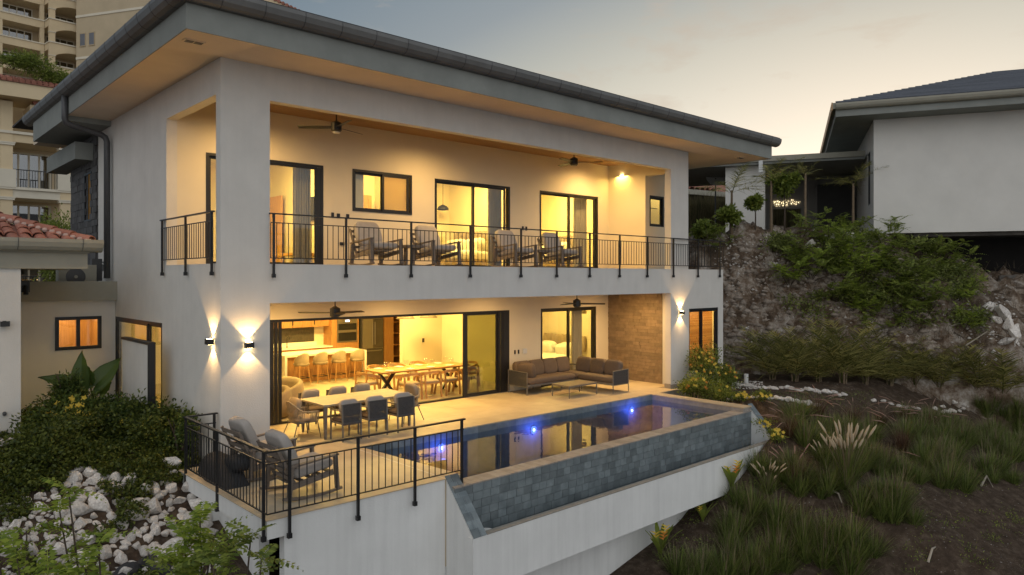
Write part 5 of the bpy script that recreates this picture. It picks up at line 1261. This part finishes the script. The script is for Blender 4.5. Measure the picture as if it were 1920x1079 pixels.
# ---- pinnate leaved trees in the foreground
def frond(L,pairs,lw,ll,mat,curve=.25,name='frond',lift=.15):
    """feather leaf along +x"""
    a=np.linspace(.12,1,pairs); c=np.stack([a*L,np.zeros(pairs),-curve*L*a*a],1); prof=np.sin(np.pi*np.clip(a*.85+.12,0,1))**.6
    vs=[]
    for s in (-1,1):
        D=np.stack([np.full(pairs,.30),np.full(pairs,s*1.0),rng.uniform(-.25,lift,pairs)],1); N_=np.tile([0,0,1.0],(pairs,1))+rng.normal(size=(pairs,3))*.25
        vs.append(leaves(c,D,N_,ll*prof,lw*prof,.1))
    w=np.array([[0,1,0]]); r=strips(np.array([[0,0,0.0]]),np.array([[1,0,0.0]]),L,.012,curve,6,side=np.array([[0,1.0,0]])); vs.append(r)
    v,q=join(vs); return v,q
def branch_plant(name,label,base,tips,mat,L=.42,nfr=9,group=None,cat='tree',ll=.105,lw=.052,pairs=8,trunk=.03):
    """trunk from base, one limb to every tip, rosettes of feather leaves"""
    base=Vector(base); t=thing(name,label,cat,base,0,group); m=M(); vs=[]
    for tip in tips:
        p=Vector(tip)-base; mid=p*.5+Vector((random.uniform(-.1,.1),random.uniform(-.1,.1),.05)); m.tube([(0,0,0),mid*.5,mid,p],[trunk,trunk*.7,trunk*.5,.008],6)
        for b in range(3):
            q0=p-(p-mid)*(b*.35)
            for k in range(nfr):
                v,q=frond(L*random.uniform(.75,1.15),pairs,lw,ll,mat,random.uniform(.15,.45)); yaw=random.uniform(0,2*math.pi); pit=random.uniform(-.2,.9)
                E_=np.array((Matrix.Rotation(yaw,3,'Z')@Matrix.Rotation(-pit,3,'Y'))); v=v@E_.T+np.array(q0); vs.append((v,q))
    m.build('trunk',BARK,t); v,q=join(vs); link('crown',np_mesh('crown',v,q,mat),t); return t
def pt(px,py,t):
    u=(px-960)/FPX; return (t*(FX[0]+u*RX[0]),t*(FX[1]+u*RX[1]),CAMZ+(HORY-py)/FPX*t)
branch_plant('feathery_tree','bright feathery tree rising at the bottom left corner below the rocks',pt(70,1500,7.6),[pt(30,1035,7.6),pt(90,1070,7.5),pt(50,995,8.0),pt(-5,1010,7.8),pt(125,1075,7.6)],G_BRI,.40,5)
branch_plant('feathery_tree','feathery tree whose shoots cross the middle of the pale rocks',pt(190,1450,7.8),[pt(128,918,8.3),pt(112,960,8.2),pt(185,1020,8.0),pt(160,1065,7.8)],G_BRI,.36,4)
branch_plant('feathery_tree','bright feathery shoots in front of the terrace left wall',pt(350,1480,8.0),[pt(375,975,8.3),pt(345,1010,8.2),pt(400,1010,8.2),pt(330,1050,8.0),pt(385,1050,8.0)],G_BRI,.38,7)
branch_plant('feathery_tree','feathery tree in front of the dark opening under the terrace corner',pt(440,1500,7.6),[pt(470,1010,7.9),pt(430,1035,7.8),pt(490,1050,7.7),pt(400,1060,7.6),pt(320,1072,7.6)],G_MID,.36,6)
# ---- grasses: tussock variants
def tussock(n,H,sp,w,mat,name='blades'):
    a=rng.uniform(0,2*math.pi,n); r=rng.uniform(0,.10,n)**1; P=np.stack([np.cos(a)*r,np.sin(a)*r,np.full(n,-.03)],1)
    tilt=rng.uniform(.05,sp,n); D=np.stack([np.cos(a)*tilt,np.sin(a)*tilt,np.ones(n)],1)+rng.normal(size=(n,3))*.08
    v,q=strips(P,D,rng.uniform(.55,1.1,n)*H,w,rng.uniform(.05,.45,n)*sp,4); return np_mesh(name,v,q,mat)
TG=[tussock(330,.62,.95,.012,G_GRS) for _ in range(5)]; TR=[tussock(260,.75,.75,.011,G_RED) for _ in range(2)]; TL=[tussock(260,.95,.8,.013,G_GRS) for _ in range(2)]
TD=[tussock(34,.85,.75,.008,G_DRY,'dry_stems') for _ in range(3)]
taken=[]
def tuft(px,py,me,s,name,label,group,cat='grass'):
    p=at(px,py); t=thing(name,label,cat,p-Vector((0,0,.04)),random.uniform(0,6),group); t.scale=(s,s,s*random.uniform(.85,1.15)); link('blades',me,t); link('dry_stems',TD[int(abs(px))%3],t); return t
zones=[((1300,1080),(1480,1060),22),((1380,960),(1640,1040),26),((1440,880),(1700,960),26),((1500,840),(1800,900),18),((1700,800),(1930,850),22),((1740,860),(1900,890),7),((1240,1040),(1330,1078),8),((1640,960),(1700,985),4),((1500,790),(1650,830),8),((1330,980),(1400,1040),8),((1500,1040),(1580,1079),6),((1840,760),(1930,790),8)]
znames=['below the trough end','in the broad middle of the slope','below the pale plumes','between the plumes and the bare soil','in the upper right stand','on the edge of the bare soil at right','at the bottom beside the lower wall','alone on the bare soil','beside the largest fountain grass','under the heliconia','at the bottom middle','near the right edge below the palms']
for zi,((x0,y0),(x1,y1),n) in enumerate(zones):
    xa,xb=sorted((x0,x1)); ya,yb=sorted((y0,y1))
    for k in range(int(n*2.3)):
        f=random.random(); px=x0+(x1-x0)*f+random.uniform(-25,25); py=(ya if y0<y1 else yb)+(y1-y0)*f*1.0+random.uniform(-14,26) if y0!=y1 else ya
        py=y0+(y1-y0)*f+random.uniform(-14,24)
        p=at(px,py)
        if any((p-q).length<.26 for q in taken): continue
        if p.x<17.95 and p.y>9.0: continue
        taken.append(p); sz=random.uniform(1.0,1.55); tuft(px,py,random.choice(TG),sz,'grass_tussock',('tall' if sz>1.36 else 'middling' if sz>1.18 else 'short')+' green grass tussock '+znames[zi],'grass tussocks on the slope')
# grasses with plumes
def plume_grass(px,py,label,s,mes,pm_,n,H=.95,sp=.45,droop=.1,PL=.22,group=None,thick=.028):
    t=tuft(px,py,mes,s,'fountain_grass',label,group)
    me=None; m=M(); vs=[]
    for k in range(n):
        a=random.uniform(0,2*math.pi); r=random.uniform(.08,sp); H_=H*random.uniform(.75,1.1); d=Vector((math.cos(a)*r,math.sin(a)*r,H_)); dr=droop*random.uniform(.5,1.4)
        pts=[Vector((0,0,0))+d*q+Vector((math.cos(a),math.sin(a),-.55))*dr*q**4 for q in (0,.35,.65,.8,.9,1.0)]
        m.tube(pts[:4],.004,4)
        mm=M().tube(pts[3:]+[pts[-1]+(pts[-1]-pts[-2])*.6],[.006,thick*.5,thick*.42,.004],7); mm.build('plume',pm_,t,smooth=True)
    m.build('stalks',G_DRY,t); return t
gF='fountain grasses with pale plumes'
plume_grass(1440,925,'fountain grass with pale plumes at the far right end of the pool trough',1.0,TL[0],PLUME,15,.95,.5,group=gF,thick=.038)
plume_grass(1590,905,'largest fountain grass with a dense fan of pale upright plumes',1.35,TL[1],PLUME,30,1.0,.42,.05,group=gF,thick=.045)
plume_grass(1550,880,'fountain grass with pale plumes just left of the largest one',1.0,TL[0],PLUME,10,.95,.35,.05,group=gF,thick=.038)
plume_grass(1490,905,'dark reddish fountain grass between the two pale plumed ones',1.15,TR[0],PLUMR,6,.9,.4,group='reddish fountain grasses')
for k,(px,py,l) in enumerate(((1535,765,'pink plumed fountain grass near the middle of the upper stone row'),(1600,775,'pink plumed fountain grass in front of the middle palms'),(1650,780,'reddish fountain grass below the arching pink plumes'),(1700,775,'fountain grass with wide arching pink plumes by the right palms'),(1745,790,'reddish fountain grass left of the ring of white stones'),(1480,800,'reddish fountain grass behind the yellow flowers by the pool corner'),(1660,850,'dark reddish fountain grass right of the largest pale one'),(1690,830,'tall dark fountain grass above the green tussocks'))):
    plume_grass(px,py+18,l,random.uniform(.9,1.15),TR[k%2],PLUMR,8 if k<6 else 2,.95,.55,.45,group='reddish fountain grasses',thick=.022)
# ---- areca palms along the foot of the bank
def palm(label,loc,n,L,s=1.0,mat=G_PLM,group='palms along the foot of the bank',trunkh=0.0,cat='palm',name='palm',pairs=24,drop=.55):
    t=thing(name,label,cat,loc,0,group)
    for k in range(n):
        yaw=k*2.399+random.uniform(-.3,.3); pit=random.uniform(.75,1.5) if trunkh<.3 else random.uniform(.3,1.2); v,q=None,None
        Lk=L*random.uniform(.75,1.1); a=np.linspace(.16,1,pairs); cu=random.uniform(.3,drop)
        c=np.stack([a*Lk,np.zeros(pairs),-cu*Lk*a*a],1); vs=[]
        prof=np.sin(np.pi*np.clip(a*.8+.16,0,1))**.7
        for sg in (-1,1):
            D=np.stack([np.full(pairs,.75),np.full(pairs,sg*1.0),rng.uniform(-.1,.35,pairs)],1)
            vs.append(strips(c,D+rng.normal(size=D.shape)*.26,.42*L*.75*prof*rng.uniform(.8,1.15,pairs),.015*L,rng.uniform(.15,.6,pairs),3,side=np.tile([1.0,-sg*.5,0],(pairs,1))))
        vs.append(strips(np.zeros((1,3)),np.array([[1,0,0.0]]),Lk,.022,cu,8,side=np.array([[0,1.0,0]])))
        v,q=join(vs); E_=np.array((Matrix.Rotation(yaw,3,'Z')@Matrix.Rotation(-pit,3,'Y'))); v=v@E_.T+np.array([.06*math.cos(yaw),.06*math.sin(yaw),trunkh])
        link('frond',np_mesh('frond',v,q,mat),t)
    m=M()
    if trunkh>.3: m.tube([(0,0,-.1),(.03,.02,trunkh*.5),(0,0,trunkh+.1)],[.07,.05,.045],7)
    else:
        for k in range(5): a=k*1.3; m.tube([(.07*math.cos(a),.07*math.sin(a),-.1),(.12*math.cos(a),.12*math.sin(a),.5)],[.03,.018],6)
    m.build('trunk',PTRK,t); t.scale=(s,)*3; return t
plabels=['clump palm nearest the villa end of the bank','second clump palm from the villa','clump palm with drooping lit fronds, third from the villa','fourth clump palm from the villa','clump palm in the middle of the row, paler fronds','sixth clump palm from the villa','seventh clump palm from the villa','tall clump palm near the right end of the row','dark clump palm at the right end of the row','low palm in front of the right end of the row']
for k,px in enumerate((1448,1490,1535,1580,1622,1668,1715,1762,1835,1880)):
    p=at(px,(712,716,716,718,720,722,724,728,738,742)[k]); palm(plabels[k],p,15,random.uniform(1.7,2.1),random.uniform(.9,1.25),pairs=22,drop=.7)
# small palms and shrubs beside the neighbour's porch
gN='small palms beside the neighbour porch'
for px,py,tr,L,n,l in ((1446,432,1.9,1.5,9,'small palm standing before the pale porch pier'),(1372,440,1.7,1.5,8,'small palm left of the pale porch pier'),(1600,438,2.0,1.4,8,'small palm in the dark porch near the house corner'),(1510,437,2.3,.8,7,'thin taller palm in the middle of the porch')):
    p=at(px,py,20); palm(l,p,n,L,1,G_PLM,gN,tr,pairs=18)
def standard(px,py,h,r,l):
    p=at(px,py,20); t=thing('small_tree',l,'tree',p,0); v,q=crown(1300,(r,r,r*.75),.17,.09,12); v=v+np.array([0,0,h]); link('crown',np_mesh('crown',v,q,G_MID),t); M().tube([(0,0,-.1),(.03,0,h*.5),(0,0,h)],[.04,.03,.02],6).build('trunk',BARK,t)
standard(1471,432,1.9,.5,'round headed small tree left of the lit porch lantern')
standard(1416,436,1.2,.28,'tiny round headed tree before the porch pier')
standard(1368,452,1.1,.42,'bushy young tree left of the porch pier')
standard(1318,462,.7,.35,'bushy young tree seen through the side balcony railing')
# hedge of dry reeds behind
hd=[]
for k in range(9500):
    w=rng.uniform(8,24); t_=rng.uniform(43,44.6); hd.append(cf(w,t_,5.4))
P=np.array(hd); n=len(P); v,q=strips(P,np.array([0,0,1.0])+rng.normal(size=(n,3))*.10,rng.uniform(2.2,3.3,n),.06,rng.uniform(0,.15,n),2,side=np.tile([RX[0],RX[1],0.0],(n,1)))
tag(link('hedge',np_mesh('hedge',v,q,G_HDG)),kind='stuff')
hd=[]
for k in range(2600): w=rng.uniform(8,20); t_=rng.uniform(31,42); x_,y_,_=cf(w,t_,0); hd.append((x_,y_,gh(x_,y_)))
P=np.array(hd); n=len(P); v,q=strips(P,np.array([0,0,1.0])+rng.normal(size=(n,3))*.35,rng.uniform(.15,.45,n),.02,.2,2)
tag(link('dry_grass',np_mesh('dry_grass',v,q,G_DRY)),kind='stuff')
# ---- scrub over the bank
gB='leafy bushes over the cut bank'
def feathery(px,py,s,mat,l,nf=9):
    p=at(px,py,16); up=Vector((0,0,1)); tips=[p+Vector((random.uniform(-.95,.95)*s,random.uniform(-1.1,.3)*s,random.uniform(.15,1.15)*s)) for _ in range(nf)]
    branch_plant('bank_bush',l,p-Vector((0,0,.2)),tips,mat,.50*s,4,gB,'bush',.10*s,.05*s,9,.02)
bl=[(1500,452,1.0,'sparse bush above the left end of the crest'),(1540,470,1.1,'bright bush over the pale rubble'),(1590,440,.8,'small bush on the crest under the porch'),(1520,520,1.2,'bush hanging on the upper bank left side'),(1580,520,1.3,'large bush in the middle of the upper bank'),(1640,500,1.2,'bright bush below the house corner'),(1650,560,1.2,'bright bush hanging lowest in the middle of the bank'),(1600,580,1.1,'dark bush in the centre of the bank'),(1700,540,1.2,'bush on the right side of the upper bank'),(1760,500,1.0,'bright bush reaching over the dark undercroft'),(1710,468,1.0,'light green bush against the neighbour wall foot'),(1740,580,1.0,'bush above the right hand palms'),(1690,610,.9,'small bush between the palms and the bank top'),(1790,560,.8,'low bush near the concrete beam'),(1560,560,1.0,'bush above the pale rock face'),(1330,470,.9,'bush behind the side balcony railing'),(1800,620,.8,'low green bush on the rubble slope'),(1470,490,.9,'thin bush at the left edge of the bank top')]
bl+=[(1545,500,1.3,'broad bush left of the middle of the upper bank'),(1610,545,1.3,'broad bush in the centre above the pale rocks'),(1670,470,1.1,'bush against the house corner foundation'),(1725,515,1.3,'broad bush below the neighbour wall'),(1480,530,1.1,'bush on the left shoulder of the bank'),(1680,580,1.0,'bush in the gully right of the centre'),(1630,620,1.0,'lowest bush above the middle palms')]
for k,(px,py,s,l) in enumerate(bl): feathery(px,py,s,G_BRI if k%3==1 else G_MID,l,8)
sh=[]
for k in range(46):
    px=rng.uniform(1440,1830); py=rng.uniform(445,600)+max(0,(px-1700))*.25; p=at(px,py,14); q_=rng.uniform(.35,.75)
    v,q=crown(420,(q_,q_,q_*.6),.12,.06,9,.4); sh.append((v+np.array([p.x,p.y,p.z+.3*q_]),q))
V,Q=join(sh); tag(link('bank_undergrowth',np_mesh('bank_undergrowth',V,Q,leafm('olive_leaf',(.10,.13,.03),(.34,.38,.11),.45))),kind='stuff')
# twiggy scrub as a mass
P=[]
for k in range(5200):
    px=rng.uniform(1420,1900); py=rng.uniform(440,690)
    if k%10==0: base=at(px,py,16)
    P.append((base.x+rng.normal()*.25,base.y+rng.normal()*.25,base.z))
P=np.array(P); n=len(P); v,q=strips(P,rdir(n,.7),rng.uniform(.2,.7,n),.014,.3,3); tag(link('dry_scrub',np_mesh('dry_scrub',v,q,leafm('twig',(.05,.035,.022),(.14,.11,.07),.1))),kind='stuff')
# straw litter and weeds over the bare soil
P=np.array([at(rng.uniform(1180,1925),rng.uniform(800,1079),8) for k in range(4200)]); n=len(P); D=rng.normal(size=(n,3)); D[:,2]=np.abs(D[:,2])*.25
v,q=strips(P+[0,0,.012],D,rng.uniform(.05,.22,n),rng.uniform(.004,.010,n),.1,2); tag(link('straw_litter',np_mesh('straw_litter',v,q,G_DRY)),kind='stuff')
P=[]
for k in range(150):
    b_=at(rng.uniform(1230,1925),rng.uniform(790,1079),8); m_=int(rng.uniform(15,60)); P+= [(b_.x+rng.normal()*.13,b_.y+rng.normal()*.13,b_.z+abs(rng.normal())*.06) for _ in range(m_)]
P=np.array(P); n=len(P); v,q=leaves(P,rdir(n,.6),rdir(n,1),rng.uniform(.03,.08,n),.02); tag(link('low_weeds',np_mesh('low_weeds',v,q,G_MID)),kind='stuff')
# ---- rubble and pebbles
oct_=np.array([(1,0,0),(0,1,0),(-1,0,0),(0,-1,0),(0,0,1),(0,0,-1)],float); of=np.array([(0,1,4),(1,2,4),(2,3,4),(3,0,4),(1,0,5),(2,1,5),(3,2,5),(0,3,5)])
def pebbles(name,pts,r0,r1,mat):
    n=len(pts); S=rng.uniform(r0,r1,(n,1,1))*rng.uniform(.5,1.2,(n,6,1)); V=np.array(pts)[:,None,:]+oct_[None]*S*np.array([1,1,.6]); Q=of[None]+(np.arange(n)*6)[:,None,None]
    tag(link(name,np_mesh(name,V.reshape(-1,3),Q.reshape(-1,3),mat)),kind='stuff')
pp_=[]
for k in range(7000): pp_.append(at(rng.uniform(1250,1920),rng.uniform(820,1079) if k%2 else rng.uniform(560,760),8))
pebbles('pebbles',pp_,.007,.030,pm('mixed_pebble',(.10,.08,.065),.9,.3,9,.4,20,world=True,c2=(.42,.39,.36)))
pp_=[at(rng.normal(1600,50),rng.normal(450,9),16) for k in range(240)]+[at(rng.uniform(1340,1500),rng.uniform(440,500),16) for k in range(500)]+[at(1840+rng.normal()*28+k*.02,600+rng.normal()*30+k*.03,14) for k in range(300)]+[at(rng.uniform(1360,1900),rng.uniform(480,690),14) for k in range(700)]
pebbles('rubble',pp_,.03,.10,ROCKW)
pebbles('cliff_blocks',[at(rng.uniform(1356,1760),rng.uniform(455,690),14) for k in range(1500)],.05,.24,pm('cliff_block',(.10,.07,.048),.9,.3,2.5,.7,12,world=True,c2=(.42,.36,.30),bd=.04,detail=9))
dbl=[(1856,575,.35),(1880,588,.42),(1893,612,.38),(1870,600,.3),(1902,626,.45),(1865,583,.25),(1885,641,.3),(1905,648,.25),(1560,452,.3),(1596,447,.34),(1580,462,.26),(1622,455,.25),(1520,458,.22)]
for k,(px,py,r) in enumerate(dbl):
    p=at(px,py,14); o=link('boulder',rock_me[k%8],None,p,rot=(k,k*2,k*3),scale=(r,r*.8,r*.55)); tag(o,'pale boulder on the rubble slope at the right edge' if k<8 else 'pale boulder in the rubble on the crest under the porch','rock','pale boulders on the right slope' if k<8 else 'pale boulders on the crest')
# ---- garden at the foot: rows of white stones
def stone_row(pts,n,r,label,group):
    for k in range(n):
        f=k/(n-1)*(len(pts)-1); i=min(int(f),len(pts)-2); g=f-i; px=pts[i][0]*(1-g)+pts[i+1][0]*g+random.uniform(-2,2); py=pts[i][1]*(1-g)+pts[i+1][1]*g+random.uniform(-1.5,1.5)
        p=at(px,py,14); q=r*random.uniform(.7,1.15); o=link('edging_stone',rock_me[k%8],None,p+Vector((0,0,q*.3)),rot=(0,0,random.uniform(0,6)),scale=(q*1.15,q,q*.75)); tag(o,label,'stone',group)
stone_row([(1378,722),(1420,728),(1480,731),(1530,735),(1580,742)],24,.115,'white stone in the upper edging row before the palms','white stones of the upper row')
stone_row([(1366,750),(1405,748),(1445,748),(1475,752),(1505,758),(1530,763)],18,.12,'white stone in the lower edging row behind the pool corner','white stones of the lower row')
stone_row([(1755,770),(1780,757),(1805,757),(1812,768),(1790,774),(1765,774)],12,.11,'white stone in the small ring right of the plumes','white stones of the small ring')
stone_row([(1640,752),(1690,766),(1720,768)],8,.10,'white stone half hidden behind the reddish grasses','white stones behind the grasses')
pebbles('white_gravel',[at(rng.uniform(1372,1430),rng.uniform(716,730),14) for k in range(420)],.02,.06,ROCKW)
P=np.array([at(rng.uniform(1390,1640),rng.uniform(736,752) if k%2 else rng.uniform(752,775),14) for k in range(1800)]); n=len(P)
v,q=strips(P,np.array([0,0,1.0])+rng.normal(size=(n,3))*.5,rng.uniform(.05,.14,n),.014,.2,2); tag(link('lawn_grass',np_mesh('lawn_grass',v,q,G_GRS)),kind='stuff')
t=thing('bollard_light','short white bollard light by the flower bed','lamp',(*at(1399,722,14),)); M().lathe([(.07,0),(.07,.28),(.075,.28),(.075,.36),(.02,.37)],14).build('post',SILV,t,smooth=False)
# flower bed by the right column
shrub('flower_bush','tall yellow flowering bush at the foot of the right column',(19.7,12.55,-.15),(.55,.5,.72),2600,.09,.03,G_MID,20,[fs,fs,fo],20,cat='flowers')
shrub('flower_bush','orange and yellow flowering bush between column and pool',(18.7,12.3,-.15),(.45,.5,.36),2200,.075,.03,G_MID,16,[fo,fs],16,cat='flowers')
shrub('flower_bush','leafy flowering bush under the blind window',(20.9,12.6,-.15),(.6,.45,.42),2200,.08,.03,G_MID,12,[fs,fo],16,cat='flowers')
shrub('flower_bush','low leafy bush spilling over the pool corner soil',(18.9,11.5,-.2),(.4,.55,.26),1500,.07,.03,G_MID,5,[fs],10,cat='flowers')
for k,(px,py,l) in enumerate(((1390,752,'small yellow flowers among the white stones'),(1432,752,'pale yellow flowers at the end of the lower stone row'),(1428,808,'yellow flowers right of the pool corner'),(1455,826,'yellow flowers nearest the slate cap'))):
    p=at(px,py,12); shrub('yellow_flowers',l,p,(.26,.26,.16),420,.07,.025,G_MID,9,[fs],7,cat='flowers',stems=3)
# heliconias
def heliconia(px,py,s,l,fl=3):
    p=at(px,py,8); t=thing('heliconia',l,'plant',p,0,'heliconias below the pool trough')
    for k in range(11):
        a=k*2.4+random.random(); tilt=random.uniform(.25,.8); v,f=[],[]; L=.55*random.uniform(.7,1.1); Wd=.055
        for i in range(8):
            u=i/7; w=Wd*math.sin(math.pi*min(1,.08+u*.92))**.7; r=tilt*L*u+.12*L*u*u; z=L*u*(1.15-.45*u*tilt)
            for sg in (-1,0,1): v.append((math.cos(a)*r-math.sin(a)*w*sg,math.sin(a)*r+math.cos(a)*w*sg,.12+z+abs(sg)*.015))
        f=[(i*3+j,i*3+j+1,i*3+j+4,i*3+j+3) for i in range(7) for j in range(2)]
        link('leaf',mesh_from('leaf',v,f,G_MID if k%3 else G_BRI,True),t)
    for k in range(fl):
        a=2.0+k*2.1; b=Vector((.12*math.cos(a)-.1,.12*math.sin(a)-.1,.42+.06*k)); m=M()
        for j in range(5):
            sg=1 if j%2 else -1; q=b+Vector((0,0,j*.03)); m.ext([q,q+Vector((.02,0,.03)),q+Vector((sg*.09,sg*-.04,.06))],(.0,.012,.004))
        m.build('bract',ORNG if k%2 else YELL,t); M().tube([(0,0,0),b],.008,5).build('stem',G_MID,t)
    t.scale=(s,)*3
heliconia(1372,925,1.15,'heliconia with orange bracts in front of the trough end')
heliconia(1238,1050,1.1,'heliconia with orange bracts beside the lower wall')
heliconia(1318,985,.8,'small heliconia under the end of the trough',1)
heliconia(1410,815,.7,'young heliconia at the slope cap of the pool',1)
# dead branches and litter on the slope
for k,(a,b,c) in enumerate((((1810,652),(1850,632),(1905,640)),((1776,617),(1810,613),(1850,622)),((1560,925),(1572,940),(1580,952)),((1840,915),(1850,905),(1862,918)),((1740,1060),(1748,1045),(1756,1030)))):
    P_=[at(*q,10)+Vector((0,0,.06+.12*(i==1))) for i,q in enumerate((a,b,c))]
    o=M().tube(P_,[.03,.022,.01],6).build('fallen_branch',leafm('dead_wood',(.30,.26,.20),(.42,.37,.30),.05)); tag(o,['pale arched branch on the slope above the right palms','thin pale branch below the dark undercroft','short white stick among the tussocks','bent pale twig on the bare soil at right','pale stick at the bottom of the bare soil'][k],'branch')
